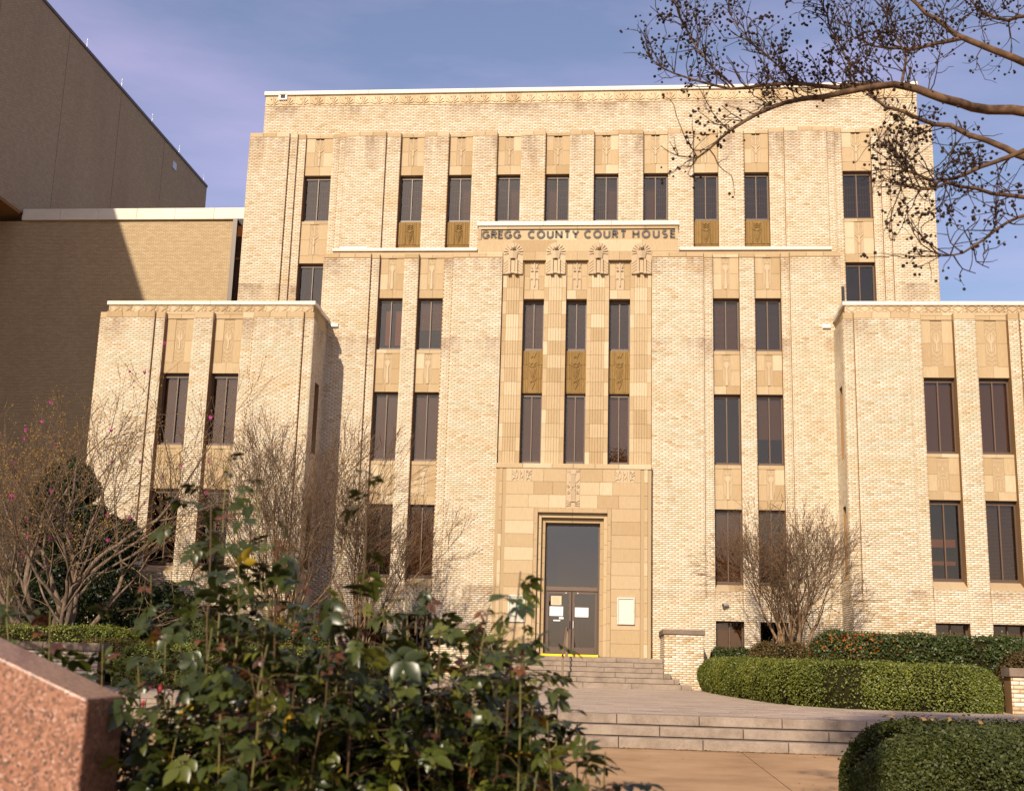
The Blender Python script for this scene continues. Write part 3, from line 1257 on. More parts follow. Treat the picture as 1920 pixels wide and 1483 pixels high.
def sills(u0, u1, y, z0, z1):
    """sloped sill, two stones"""
    uc = (u0+u1)/2
    for a, c in ((u0, uc), (uc, u1)):
        b = MB()
        b.quadbox([(U(a)+.002, y-.03, z0), (U(c)-.002, y-.03, z0), (U(c)-.002, y-.03, z0+.05), (U(a)+.002, y-.03, z0+.05),
                   (U(a)+.002, y+.5, z0), (U(c)-.002, y+.5, z0), (U(c)-.002, y+.40, z1), (U(a)+.002, y+.40, z1)])
        b.obj('sill', M_stone, HOUSE)


def bay_base(u0, u1, y, z0, z1):
    """brick infill under the ground floor sill"""
    return MB().box(U(u0), U(u1), y, y+1.2, z0, z1)


# upper block bays
TB = .30
for s in (1, -1):
    for c in (.95, 2.86, 4.78, 6.71):
        u0, u1 = s*c-.475, s*c+.475
        spandrel(u0, u1, 19.88, 21.47, YT+TB, 'palm', 0, .37, .34)
        stone('cap_stone', u0, s*c, 21.47, 21.61, YT+TB-.03, .5, HOUSE, c=.012)
        stone('cap_stone', s*c, u1, 21.47, 21.61, YT+TB-.03, .5, HOUSE, c=.012)
        window(u0, u1, 17.95, 19.88, YT+TB+.18, 'grate', .13)
        bk = MB().box(U(u0), U(u1), YT+TB+.06, YT+TB+.6, 15.0, 17.95).obj('glazed_spandrel', M_bronze, HOUSE)
        rw = .34
        for a, b_ in ((u0, s*c-rw/2), (s*c+rw/2, u1)):
            n = 3
            for k in range(n):
                x0_, x1_ = a+(b_-a)*k/n, a+(b_-a)*(k+1)/n
                stone('glazed_slab', x0_, x1_, 16.99, 17.92, YT+TB+.03+.01*(k % 2), .05, bk, M_bronze, gap=.003)
        mobj('relief_panel', relief_mesh('bronze', rw-.01, .9, M_bronze), (U(s*c), YT+TB+.04, 17.0), bk)
    u0, u1 = (9.95, 11.05) if s > 0 else (-11.05, -9.95)
    spandrel(u0, u1, 19.90, 21.47, YT+TB, 'palm', 0, .37, .36)
    stone('cap_stone', u0, (u0+u1)/2, 21.47, 21.62, YT+TB-.03, .5, HOUSE, c=.012)
    stone('cap_stone', (u0+u1)/2, u1, 21.47, 21.62, YT+TB-.03, .5, HOUSE, c=.012)
    window(u0, u1, 17.97, 19.90, YT+TB+.18, 'grate' if s > 0 else 'grate', .13)
    spandrel(u0, u1, 16.24, 17.97, YT+TB, 'palm', .12, .32, .34)
    window(u0, u1, 13.9, 16.24, YT+TB+.18, 'dark', .13)

# middle block bays
MBY = .25
fills3 = {-2: 'tan', -1: 'blind_half', 1: 'blind', 2: 'blind_dark'}
fills2 = {-2: 'shade', -1: 'shade', 1: 'dark', 2: 'shade_part'}
fills1 = {-2: 'desk', -1: 'shade', 1: 'shade', 2: 'dark'}
fills0 = {-2: 'dark', -1: 'dark', 1: 'shade', 2: 'dark'}
for s in (1, -1):
    for i, (a, c) in enumerate(bays_m):
        k = s*(i+1)
        u0, u1 = (a, c) if s > 0 else (-c, -a)
        y = YM+MBY
        spandrel(u0, u1, 13.88, 15.37, y, 'urn', 0, .31, .29)
        stone('cap_stone', u0, (u0+u1)/2, 15.37, 15.49, y-.03, .4, HOUSE, c=.012)
        stone('cap_stone', (u0+u1)/2, u1, 15.37, 15.49, y-.03, .4, HOUSE, c=.012)
        window(u0, u1, 11.97, 13.88, y+.18, fills3[k])
        spandrel(u0, u1, 10.43, 11.97, y, 'urn', .14, .29, .28)
        window(u0, u1, 7.97, 10.43, y+.18, fills2[k])
        spandrel(u0, u1, 6.45, 7.97, y, 'urn', .14, .31, .28)
        window(u0, u1, 3.95, 6.45, y+.18, fills1[k])
        sills(u0, u1, YM+.06, 3.70, 3.95)
        fb = BrickField(40+k)
        o = bay_base(u0, u1, YM+.05, 3.3, 3.71).obj('bay_wall', M_mortar, HOUSE)
        fb.add(courses(U(u0), U(u1), 3.46, 3.70), YM+.05)
        fb.obj(o)
        window(u0, u1, 1.55, 2.73, YM+.35, fills0[k], .05)

# wing bays
for s in (1, -1):
    for i, (a, c) in enumerate(bays_w):
        u0, u1 = (a, c) if s > 0 else (-c, -a)
        y = YW+.30
        spandrel(u0, u1, 10.50, 12.40, y, 'leaf', 0, .37, .36)
        stone('cap_stone', u0, (u0+u1)/2, 12.40, 12.56, y-.03, .4, HOUSE, c=.012)
        stone('cap_stone', (u0+u1)/2, u1, 12.40, 12.56, y-.03, .4, HOUSE, c=.012)
        window(u0, u1, 8.03, 10.50, y+.18, 'shade', .14)
        spandrel(u0, u1, 6.56, 8.03, y, 'mask', .12, .27, .36)
        window(u0, u1, 4.03, 6.56, y+.18, 'desk' if (s > 0 and i == 0) else ('blind_dark' if s > 0 else 'dark'), .14)
        sills(u0, u1, YW+.06, 3.76, 4.03)
        fb = BrickField(60+s*3+i)
        o = bay_base(u0, u1, YW+.05, 3.3, 3.77).obj('bay_wall', M_mortar, HOUSE)
        fb.add(courses(U(u0), U(u1), 3.46, 3.76), YW+.05)
        fb.obj(o)
        window(u0, u1, 1.55, 2.75, YW+.35, 'shade', .05)

# --- centre: fluted stone piers, sign, eagles -------------------------
PY = YM+.12
pil = [(-2.64, -1.89), (-1.15, -.365), (.365, 1.15), (1.89, 2.64)]
gaps = [(-1.89, -1.15), (-.365, .365), (1.15, 1.89)]
rr = random.Random(9)
for (a, c) in pil:
    bk = MB().box(U(a), U(c), PY+.03, YM+1.6, 7.7, 15.3).obj('stone_pier', M_joint, HOUSE)
    z = 7.85
    h = (14.72-7.85)/14
    for k in range(14):
        w = c-a
        e1, e2 = a+w*.20, c-w*.20
        stone('stone_block', a, e1, z, z+h, PY, .3, bk)
        stone('stone_block', e2, c, z, z+h, PY, .3, bk)
        # fluted middle block
        key = ('flute', round(e2-e1, 3), round(h, 3))

        def fl(e=e2-e1, hh=h):
            b = MB()
            n = 5
            for q in range(n):
                x0_, x1_ = -e/2+e*q/n+.002, -e/2+e*(q+1)/n-.002
                b.cbox(x0_, x1_, -.012-.016*(2-abs(q-2)), .25, .002, hh-.002, .006)
            return b.mesh('fluted_block', M_stone)
        mobj('fluted_block', cached(key, fl), (U((e1+e2)/2), PY, z), bk)
        z += h
for i, (a, c) in enumerate(gaps):
    y = YM+.34
    window(a, c, 11.98, 13.84, y+.14, ('blind', 'blind_dark', 'blind_dark')[i], .12)
    window(a, c, 7.95, 10.44, y+.14, 'shade', .12)
    bk = MB().box(U(a), U(c), y+.02, y+.5, 10.44, 11.98).obj('glazed_spandrel', M_bronze, HOUSE)
    uc = (a+c)/2
    for zz, zh in ((10.46, 10.96), (10.965, 11.46), (11.465, 11.95)):
        for sg in (-1, 1):
            for k in range(3):
                w3 = (c-a-.30)/6
                x0_ = uc+sg*(.15+w3*k)
                x1_ = uc+sg*(.15+w3*(k+1))
                stone('glazed_slab', min(x0_, x1_), max(x0_, x1_), zz, zh, y+.0+.008*(k % 2), .05, bk, M_bronze, gap=.003)
    mobj('relief_panel', relief_mesh('bronze_tall', .285, 1.49, M_bronze), (U(uc), y+.01, 10.46), bk)
    # sword panel and lintel
    bk = MB().box(U(a), U(c), YM+.24, YM+.6, 13.84, 15.3).obj('spandrel', M_joint, HOUSE)
    cut = uc+rr.uniform(-.1, .1)
    stone('lintel_stone', a, cut, 13.84, 14.17, YM+.22, .3, bk)
    stone('lintel_stone', cut, c, 13.84, 14.17, YM+.22, .3, bk)
    for z0_, z1_ in ((14.17, 14.68), (14.68, 15.23)):
        stone('stone_block', a, uc-.16, z0_, z1_, YM+.22, .3, bk)
        stone('stone_block', uc+.16, c, z0_, z1_, YM+.22, .3, bk)
    mobj('relief_panel', relief_mesh('sword', .315, 1.05, M_relief), (U(uc), YM+.22, 14.175), bk)
# wall behind the eagles and the sign block
bk = MB().box(U(-3.56), U(3.56), YM+.14, YM+1.6, 15.23, 16.50).obj('sign_wall', M_joint, HOUSE)
for z0_, z1_, cuts in ((15.23, 15.56, [-2.66, -1.5, 0, 1.5, 2.66]), (15.56, 16.00, [-3.57, -2.3, -.75, .75, 2.3, 3.57])):
    for a, c in zip(cuts[:-1], cuts[1:]):
        stone('stone_block', a, c, z0_, z1_, YM+.05 if z0_ < 15.5 else YM+.06, .3, bk)
for a, c in ((-3.57, -2.66), (2.66, 3.57)):
    stone('stone_block', a, c, 15.32, 15.56, YM+.06, .3, bk)
edges = [-3.57, -2.5, -1.35, 0, 1.2, 2.4, 3.57]
for a, c in zip(edges[:-1], edges[1:]):
    stone('stone_block', a, c, 16.00, 16.40, YM+.10, .3, bk)
    stone('stone_block', a, c, 16.40, 16.51, YM+.04, .4, bk)
for a, c in ((-3.57, -3.46), (3.46, 3.57)):
    stone('stone_block', a, c, 16.00, 16.40, YM+.045, .3, bk)
coping(-3.62, 3.62, YM-.02, 16.515, 16.68, .9, 2.4)

# letters
H = 1.0


def letter_paths(ch):
    o = lambda a0, a1, cx=.42, cz=.5, rx=.42, rz=.5, n=16: [(cx+rx*math.cos(math.radians(a0+(a1-a0)*i/n)), cz+rz*math.sin(math.radians(a0+(a1-a0)*i/n))) for i in range(n+1)]
    return {
        'G': (.86, [o(45, 350), [(.835, .44), (.48, .44)]]),
        'R': (.62, [[(.0, 0), (0, 1)], [(0, 1), (.28, 1)] + o(90, -90, .28, .75, .27, .25, 8) + [(0, .5)], [(.22, .5), (.60, 0)]]),
        'E': (.52, [[(0, 0), (0, 1)], [(-.08, 1), (.5, 1)], [(0, .52), (.44, .52)], [(-.08, 0), (.52, 0)]]),
        'C': (.74, [o(48, 312)]),
        'O': (.88, [o(0, 360, .44, .5, .44, .5, 24)]),
        'U': (.68, [[(0, 1), (0, .36)] + o(180, 360, .34, .34, .34, .34, 10) + [(.68, 1)]]),
        'N': (.72, [[(0, 0), (0, 1.05)], [(0, 1.0), (.72, 0)], [(.72, -.05), (.72, 1)]]),
        'T': (.60, [[(.30, 0), (.30, 1)], [(0, 1), (.60, 1)]]),
        'Y': (.70, [[(0, 1), (.35, .45)], [(.70, 1), (.35, .45)], [(.35, .50), (.35, 0)]]),
        'H': (.68, [[(0, 0), (0, 1)], [(.68, 0), (.68, 1)], [(0, .52), (.68, .52)]]),
        'S': (.50, [o(50, 270, .25, .75, .25, .25, 10)[:-1] + [(.25, .5)] + o(90, -130, .25, .25, .25, .25, 10)[1:]]),
    }[ch]


words = [('GREGG', 903.5, 978), ('COUNTY', 989.5, 1086), ('COURT', 1095, 1175), ('HOUSE', 1185.5, 1267.5)]
LZ0, LZ1 = 16.05, 16.365
lh = LZ1-LZ0
for wd, pa, pb in words:
    xa = at(pa, 438, YM+.08).x
    xb = at(pb, 438, YM+.08).x
    th = .07
    wid = [letter_paths(c)[0]*lh*.86 for c in wd]
    gap = (xb-xa-th-sum(wid))/(len(wd)-1)
    x = xa+th/2
    for c, wl in zip(wd, wid):
        b = MB()
        ww_, ps = letter_paths(c)
        for p_ in ps:
            b.ribbon([(px_*lh*.86, th/2+pz_*(lh-th)) for px_, pz_ in p_], th, 0, .03)
        b.obj('letter', M_letter, HOUSE, (x, YM+.07, LZ0))
        x += wl+gap

# eagles


def eagle_mesh():
    b = MB()
    w, h = .70, 1.16
    zc = h-w/2
    poly = [(-w/2, 0), (w/2, 0)] + arc(0, zc, w/2, 0, 180, 16)
    b.prism(poly, 0, .3)
    # fan of wing feathers
    for k in range(11):
        a = math.radians(-12+204*k/10)
        r0, r1 = .13, .335
        x, z = math.cos(a), math.sin(a)
        b.ribbon([(r0*x, zc+r0*z), (r1*x, zc+r1*z)], .045, -.035-.012*(k % 2), .01)
    for s in (-1, 1):
        for k in range(4):
            b.ribbon([(s*.16, .52-.11*k), (s*.33, .38-.11*k)], .03, -.02, .01)
    # breast: two facets meeting in a ridge
    n = len(b.v)
    b.v += [(-.17, -.06, .84), (0, -.16, .80), (.17, -.06, .84), (.13, -.07, .55), (0, -.15, .55), (-.13, -.07, .55),
            (-.17, .02, .84), (.17, .02, .84), (.13, .02, .55), (-.13, .02, .55), (0, .02, .90)]
    b.f += [(n+5, n+4, n+1, n), (n+4, n+3, n+2, n+1), (n+3, n+8, n+7, n+2), (n+9, n+5, n, n+6), (n+9, n+8, n+3, n+4), (n+9, n+4, n+5), (n, n+1, n+10), (n+1, n+2, n+10), (n+6, n, n+10), (n+2, n+7, n+10)]
    # head and beak
    b.v, b.f = b.v, b.f
    n = len(b.v)
    rings = [(.045, .86, -.06), (.075, .93, -.09), (.078, .99, -.10), (.05, 1.035, -.09)]
    for r, z, yy in rings:
        for i in range(8):
            a = 2*math.pi*i/8
            b.v.append((r*math.cos(a), yy+r*math.sin(a), z))
    for k in range(3):
        for i in range(8):
            j = (i+1) % 8
            b.f.append((n+k*8+i, n+k*8+j, n+(k+1)*8+j, n+(k+1)*8+i))
    b.f.append(tuple(n+24+i for i in range(8)))
    b.prism([(-.028, .90), (.028, .90), (.02, .975), (-.02, .975)], -.22, -.14)
    # legs and tail
    for s in (-1, 1):
        b.cbox(s*.125-.045, s*.125+.045, -.10, .02, .05, .53, .015)
        b.cbox(s*.125-.055, s*.125+.055, -.13, .02, -.03, .06, .01)
    b.cbox(-.065, .065, -.045, .02, .02, .50, .01)
    return b.mesh('eagle_relief', M_relief)


em = eagle_mesh()
for uc in (-2.28, -.76, .76, 2.28):
    mobj('eagle_relief', em, (U(uc), YM+.04, 14.72), HOUSE)

# --- portal -----------------------------------------------------------
PYF = YM-.30
bk = MB()
bk.box(U(-2.62), U(-1.29), PYF+.03, YM+.3, 1.2, 7.68)
bk.box(U(1.29), U(2.62), PYF+.03, YM+.3, 1.2, 7.68)
bk.box(U(-1.29), U(1.29), PYF+.03, YM+.3, 6.30, 7.68)
bk = bk.obj('portal_wall', M_joint, HOUSE)
edges = [-2.64, -1.72, -.72, 0.0, .74, 1.55, 2.64]
for a, c in zip(edges[:-1], edges[1:]):
    stone('cap_stone', a, c, 7.68, 7.86, PYF-.02, .7, bk, c=.02)
hrow = (7.68-1.46)/14
for k in range(14):
    z1_ = 7.68-k*hrow
    z0_ = z1_-hrow
    for s in (-1, 1):
        if k < 3:
            inner = .235
        else:
            inner = 1.305
        cuts = [inner]
        x = inner
        lim = 2.28
        while lim-x > 1.0:
            x += rr.uniform(.42, .82)
            if lim-x < .3:
                break
            cuts.append(x)
        cuts.append(lim)
        if k == 0:
            cuts = [.235, 1.00, 1.42, 2.08, 2.28]
        for q, (a, c) in enumerate(zip(cuts[:-1], cuts[1:])):
            u0, u1 = (a, c) if s > 0 else (-c, -a)
            if k == 0 and q == 2:
                mobj('relief_panel', relief_mesh('scroll', .655, hrow-.006, M_relief), (U((u0+u1)/2), PYF+.01, z0_+.003), bk)
                continue
            stone('stone_block', u0, u1, z0_, z1_, PYF, .25, bk)
        for q in range(3):
            a, c = 2.28+.12*q, 2.28+.12*(q+1)
            u0, u1 = (a, c) if s > 0 else (-c, -a)
            stone('flute_block', u0, u1, z0_, z1_, PYF+(.035, .0, .035)[q], .25, bk, gap=.006)
mobj('relief_panel', relief_mesh('fasces', .46, 3*hrow-.006, M_relief), (U(0), PYF+.01, 7.68-3*hrow+.003), bk)
# stepped door surround
for k in range(3):
    b = MB()
    o_, i_ = 1.30-.125*k, 1.30-.125*(k+1)
    zt_o, zt_i = 6.345-.155*k, 6.345-.155*(k+1)
    y = PYF-.02+.17*k
    zb = 1.46
    hz = (zt_o-zb)/9
    for s in (-1, 1):
        for q in range(9):
            a, c = sorted((s*i_, s*o_))
            b.cbox(U(a), U(c), y, YM+.5, zb+hz*q+.002, zb+hz*(q+1)-.002, .008)
    for q in range(2):
        b.cbox(U(-i_+i_*q)+.002, U(-i_+i_*(q+1))-.002, y, YM+.5, zt_i, zt_o, .008)
    b.obj('surround_step', M_stone, HOUSE)

# door
DY = YM+.22
b = MB()
hw = .925
b.cbox(U(-hw), U(-hw+.06), DY, DY+.1, 1.53, 5.88, .004)
b.cbox(U(hw-.06), U(hw), DY, DY+.1, 1.53, 5.88, .004)
b.cbox(U(-hw+.06), U(hw-.06), DY, DY+.1, 5.80, 5.88, .004)
door = b.obj('entrance_door', M_frame, HOUSE)
MB().cbox(U(-hw+.06), U(hw-.06), DY-.03, DY+.1, 3.61, 3.75, .006).obj('transom_bar', M_mull, door)
MB().box(U(-hw+.06), U(hw-.06), DY+.05, DY+.058, 3.75, 5.80).obj('pane', M_dglass, door)
for s in (-1, 1):
    a, c = sorted((s*.012, s*(hw-.065)))
    b = MB()
    b.cbox(U(a), U(a+.09), DY+.01, DY+.07, 1.55, 3.605, .004)
    b.cbox(U(c-.09), U(c), DY+.01, DY+.07, 1.55, 3.605, .004)
    b.cbox(U(a+.09), U(c-.09), DY+.01, DY+.07, 3.50, 3.605, .004)
    b.cbox(U(a+.09), U(c-.09), DY+.01, DY+.07, 1.55, 1.76, .004)
    lf = b.obj('door_leaf', M_frame, HOUSE)
    MB().box(U(a+.09), U(c-.09), DY+.04, DY+.048, 1.76, 3.50).obj('pane', M_dglass, lf)
    hb = MB()
    x = U(s*.06)
    hb.cbox(x-.014, x+.014, DY-.05, DY-.022, 2.38, 2.62, .004)
    hb.box(x-.012, x+.012, DY-.03, DY+.012, 2.38, 2.405)
    hb.box(x-.012, x+.012, DY-.03, DY+.012, 2.595, 2.62)
    hb.obj('door_pull', M_black if s < 0 else M_alu, lf)
    MB().box(U(s*.2)-.012, U(s*.2)+.012, DY+.004, DY+.011, 3.53, 3.56).obj('door_tag', M_white, lf)
# the lobby behind the glass
b = MB()
b.v = [(U(-hw), DY+.12, 1.5), (U(hw), DY+.12, 1.5), (U(hw), DY+.12, 5.8), (U(-hw), DY+.12, 5.8), (U(-hw), DY+3.5, 1.5), (U(hw), DY+3.5, 1.5), (U(hw), DY+3.5, 5.8), (U(-hw), DY+3.5, 5.8)]
b.f = [(4, 5, 6, 7), (0, 4, 7, 3), (5, 1, 2, 6), (7, 6, 2, 3), (0, 1, 5, 4)]
lob = b.obj('lobby', M_interior, HOUSE)
ls = MB()
for k in range(7):
    ls.box(U(.28), U(hw-.08), DY+1.2+.2*k, DY+1.4+.2*k, 1.5, 1.62+.14*k)
ls.obj('lobby_stairs', M_step, lob)
lo = MB()
for k in range(3):
    lo.box(U(-.5), U(.8), DY+1.5+.3*k, DY+1.55+.3*k, 5.2-.28*k, 5.26-.28*k)
lo.obj('lobby_beam', M_shade, lob)

# notices stuck on the glass
NZ = 0


def notice(label, u0, u1, z0, z1, mat, ink, lines, head=False):
    y = DY+.028
    o = MB().box(U(u0), U(u1), y, y+.006, z0, z1).obj('paper_notice', mat)
    tag(o, label, 'notice', 'papers on the door glass')
    r3 = random.Random(int(z0*100))
    ln = MB()
    for k in range(lines):
        z = z1-.05-(z1-z0-.08)*k/lines
        x0_ = U(u0)+.03+r3.uniform(0, .03)
        x1_ = U(u1)-.03-r3.uniform(0, (u1-u0)*.35)
        ln.box(x0_, x1_, y-.0025, y-.0005, z-.007, z)
    tag(ln.obj('print_line', ink, o), kind='stuff')


notice('tan printed notice, topmost on the left door leaf', -.70, -.35, 3.14, 3.44, M_paper2, M_ink2, 6)
notice('white notice with red print on the left door leaf', -.74, -.29, 2.78, 3.09, M_paper, M_ink, 8)
notice('white notice with red print on the right door leaf', .11, .56, 2.76, 3.07, M_paper, M_ink, 8)
o = MB().box(U(-.61), U(-.38), DY+.028, DY+.034, 2.61, 2.65).obj('door_sticker', M_paper)
tag(o, 'thin pale sticker strip below the left door notices', 'sticker')
o = MB().box(U(-.42), U(-.27), DY+.028, DY+.034, 2.68, 2.74).obj('door_sticker', M_white)
tag(o, 'small white sticker just under the left white notice', 'sticker')

# threshold
th_ = MB()
th_.cbox(U(-1.12), U(.93), YM-.34, YM+.25, 1.455, 1.535, .01)
o = th_.obj('door_sill', M_step, HOUSE)
ys_ = MB().box(U(-1.10), U(.91), YM-.347, YM-.341, 1.462, 1.53)
ys_.obj('yellow_edge', M_yellow, o)

# notice boards either side
for s, lab in ((-1, 'glazed aluminium notice board with teal flyer left of the door'), (1, 'glazed aluminium notice board with one white sheet right of the door')):
    uc = 1.81*s
    e = empty('notice_board', (U(uc), PYF-.05, 2.53), lab, 'notice board', 'boards beside the door')
    y = PYF-.07
    b = MB()
    b.cbox(U(uc-.29), U(uc-.245), y, PYF-.002, 2.53, 3.41, .006)
    b.cbox(U(uc+.245), U(uc+.29), y, PYF-.002, 2.53, 3.41, .006)
    b.cbox(U(uc-.245), U(uc+.245), y, PYF-.002, 2.53, 2.58, .006)
    b.cbox(U(uc-.245), U(uc+.245), y, PYF-.002, 3.36, 3.41, .006)
    b.obj('frame', M_alu, e)
    MB().box(U(uc-.245), U(uc+.245), y+.04, PYF-.003, 2.58, 3.36).obj('backboard', M_paper, e)
    MB().box(U(uc-.245), U(uc+.245), y+.012, y+.016, 2.58, 3.36).obj('pane', M_cglass, e)
    MB().box(U(uc-.13), U(uc+.13), y+.034, y+.037, 2.72, 3.24).obj('sheet', M_white, e)
    if s < 0:
        MB().box(U(uc+.05), U(uc+.19), y+.030, y+.0325, 2.98, 3.26).obj('flyer', M_teal, e)
    MB().box(U(uc+.262), U(uc+.272), y-.01, y+.001, 2.95, 2.98).obj('lock', M_black, e)

# --- roof-edge fittings --------------------------------------------------
b = MB()
p0, p1 = (U(-8.8), YM+.9, 15.70), (U(-7.85), YM+.9, 15.70)
V, Q = tubes([(np.array([p0, (p0[0], p0[1], 16.02)]), [.03, .03]), (np.array([(p0[0]-.03, p0[1], 16.02), (p1[0]+.03, p1[1], 16.02)]), [.03, .03]), (np.array([p1, (p1[0], p1[1], 16.02)]), [.03, .03])], 8)
o = mobj('roof_guard', fast_mesh('roof_guard', V, Q, M_white), (0, 0, 0))
tag(o, 'low white pipe guard rail on the middle roof at left', 'guard rail')


def scupper(x, y, z, lab, w=.30, h=.22):
    e = MB()
    e.box(x-w/2, x+w/2, y-.05, y+.03, z-h/2, z-h/2+.05)
    e.box(x-w/2, x+w/2, y-.05, y+.03, z+h/2-.04, z+h/2)
    e.box(x-w/2, x-w/2+.07, y-.05, y+.03, z-h/2+.05, z+h/2-.04)
    e.box(x+w/2-.07, x+w/2, y-.05, y+.03, z-h/2+.05, z+h/2-.04)
    o = e.obj('roof_scupper', M_white)
    tag(o, lab, 'scupper')
    MB().box(x-w/2+.07, x+w/2-.07, y-.01, y+.02, z-h/2+.05, z+h/2-.04).obj('drain_hole', M_black, o)


scupper(U(-12.14), YT+.27, 23.29, 'white framed roof drain opening under the attic coping', .34, .24)
for s, lab in ((-1, 'white overflow pipe end where the left wing coping meets the wall'), (1, 'white overflow pipe end where the right wing coping meets the wall')):
    x = U(s*8.62)
    o = MB().cbox(x-.13, x+.13, YM-.10, YM-.012, 12.72, 12.84, .01).obj('overflow_pipe', M_white)
    tag(o, lab, 'pipe')
# downpipe piece on the wall right of the middle block
xx = at(1581, 550, YT).x
o = MB().cbox(xx-.05, xx+.05, YT+.02, YT+.12, 13.5, 15.2, .01).obj('downpipe', M_black)
tag(o, 'short dark downpipe above the right wing roof', 'downpipe')

# security camera
cp = at(1361, 1135, YM)
e = empty('security_camera', (cp.x, YM-.02, cp.z-.08), 'small white security camera on brick between the right windows', 'camera')
V, Q = tubes([(np.array([(cp.x, YM-.012, cp.z+.02), (cp.x, YM-.09, cp.z+.02)]), [.05, .045])], 10)
mobj('mount', fast_mesh('mount', V, Q, M_white), (0, 0, 0), e)
V, Q = tubes([(np.array([(cp.x+.06, YM-.11, cp.z+.03), (cp.x-.11, YM-.19, cp.z+.0)]), [.055, .055])], 12)
mobj('body', fast_mesh('body', V, Q, M_alu), (0, 0, 0), e)
V, Q = tubes([(np.array([(cp.x-.11, YM-.19, cp.z), (cp.x-.115, YM-.193, cp.z), (cp.x-.116, YM-.1935, cp.z)]), [.058, .05, .001])], 12)
mobj('lens', fast_mesh('lens', V, Q, M_black), (0, 0, 0), e)

# ------------------------------------------------------------------ entrance steps and piers
PFY = 37.2
es = MB().box(U(-2.9), U(2.9), 38.5, YM+.3, .4, 1.40).obj('entrance_steps', M_soil)
tag(es, kind='structure')
zl = land_z(36.3)
ztop = 1.452
rs = (ztop-zl)/6
for k in range(6):
    y0 = PFY-.96+.33*k
    half = (3.70, 3.36, 3.13, 2.93, 2.93, 2.93)[k]
    x = -half
    L = 1.42
    x -= (k*.53) % L
    while x < half-.01:
        a, c = max(x, -half), min(x+L, half)
        if c-a > .05:
            b = MB().cbox(U(a)+.003, U(c)-.003, y0, y0+.5 if k < 5 else 40.72, zl+rs*k+(.006 if k else -.1), zl+rs*(k+1), .012)
            b.obj('step_block', M_step, es)
        x += L
for s, lab in ((-1, 'square buff brick stair pier with dark stone cap left of the steps'), (1, 'square buff brick stair pier with dark stone cap right of the steps')):
    a, c = (2.95, 4.11) if s > 0 else (-4.11, -2.95)
    e = empty('stair_pier', (U((a+c)/2), PFY+1.5, .5), lab, 'pier', 'brick piers beside the steps')
    core = MB().box(U(a), U(c), PFY, YM-.01, .4, 2.18).obj('core', M_mortar, e)
    MB().cbox(U(a)-.05, U(c)+.05, PFY-.06, YM-.012, 2.18, 2.325, .012).obj('cap', M_capstone, e)
    for r_ in courses(U(a), U(c), .52, 2.18, 1.0, .05):
        single_brick(e, *r_, PFY)
    sx_ = U(a) if s > 0 else U(c)
    fb = BrickField(80+s)
    fb.add(courses(PFY, YM-.02, .52, 2.18), sx_, 'y', -s)
    sx2 = U(c) if s > 0 else U(a)
    fb.add(courses(PFY, YM-.02, .52, 2.18), sx2, 'y', s)
    fb.obj(e)

# low retaining walls at both sides
for s, lab in ((-1, 'low brick planter wall with dark cap in front of the left hedges'), (1, 'low brick planter wall with dark cap at the right picture edge')):
    a, c = (9.58, 18.5) if s > 0 else (-18.5, -9.72)
    e = empty('planter_wall', (U((a+c)/2), 26.4, .5), lab, 'wall', 'low planter walls')
    MB().box(U(a), U(c), 26.15, 26.6, .3, 1.27).obj('core', M_mortar, e)
    n = 7
    for i in range(n):
        w = (c-a)/n
        MB().cbox(U(a+w*i)-.04*(i == 0)+.003, U(a+w*(i+1))+.04*(i == n-1)-.003, 26.08, 26.66, 1.27, 1.445, .012).obj('cap_stone', M_capstone, e)
    R = courses(U(a), U(c), .53, 1.27, 1.25)
    R = R[np.argsort(np.abs((R[:, 0]+R[:, 1])/2-U(a if s > 0 else c)))]
    for r_ in R[:280]:
        single_brick(e, *r_, 26.15, proud=.012)
    if len(R) > 280:
        fb = BrickField(90+s)
        fb.add(R[280:], 26.15)
        fb.obj(e)

# handrail
hr = empty('stair_handrail', (U(-.02), 38.2, 1.45), 'bronze centre handrail running down the entrance steps', 'handrail')
xh = at(1062, 1190, 38.4).x
yt, yb = PFY+1.25, PFY-1.02
ztp, zbt = ztop+.88, zl+.90
V, Q = tubes([(np.array([(xh, yt+.35, ztp), (xh, yt, ztp), (xh, yb+.05, zbt+.02), (xh, yb-.12, zbt)]), [.026]*4)], 8)
mobj('rail', fast_mesh('rail', V, Q, M_rail, smooth=True), (0, 0, 0), hr)
MB().cbox(xh-.045, xh+.045, yt+.28, yt+.34, ztop, ztp-.02, .006).obj('post', M_rail, hr)
MB().cbox(xh-.03, xh+.03, yb-.03, yb+.03, land_z(yb), zbt-.01, .006).obj('post', M_rail, hr)
MB().cbox(xh-.08, xh+.08, yb-.06, yb+.06, land_z(yb)-.005, land_z(yb)+.012, .004).obj('foot_plate', M_rail, hr)

# ------------------------------------------------------------------ annex at left
YC, XT = 51.0, -27.85
AN = empty('annex_building', (-28, 50, 0), 'tall plain brick annex with overhanging upper block left of the courthouse', 'building')
zr = 20.55
MB().box(-60, -15.0, YC, YC+24, 0, zr).obj('low_wall', M_annex, AN)
c0, c1 = at(-20, 409, YC-.1).z, 0
for zz0, zz1, dy in ((zr, zr+.27, -.14), (zr+.275, zr+.56, -.10)):
    n = 7
    for i in range(n):
        xa = XT+.05
        w = (-15.0-xa)/n
        MB().cbox(xa+w*i+.004, xa+w*(i+1)-.004, YC+dy, YC+2.0, zz0, zz1, .012).obj('coping', M_coping, AN)
ZT0, ZT1 = 20.83, 31.55
o = MB().box(-52, XT, 6, 74.2, ZT0+.12, ZT1).obj('tower_block', M_annex, AN)
MB().box(-52, XT-.02, 6.02, YC-.2, ZT0, ZT0+.118).obj('soffit', M_soffit, AN)
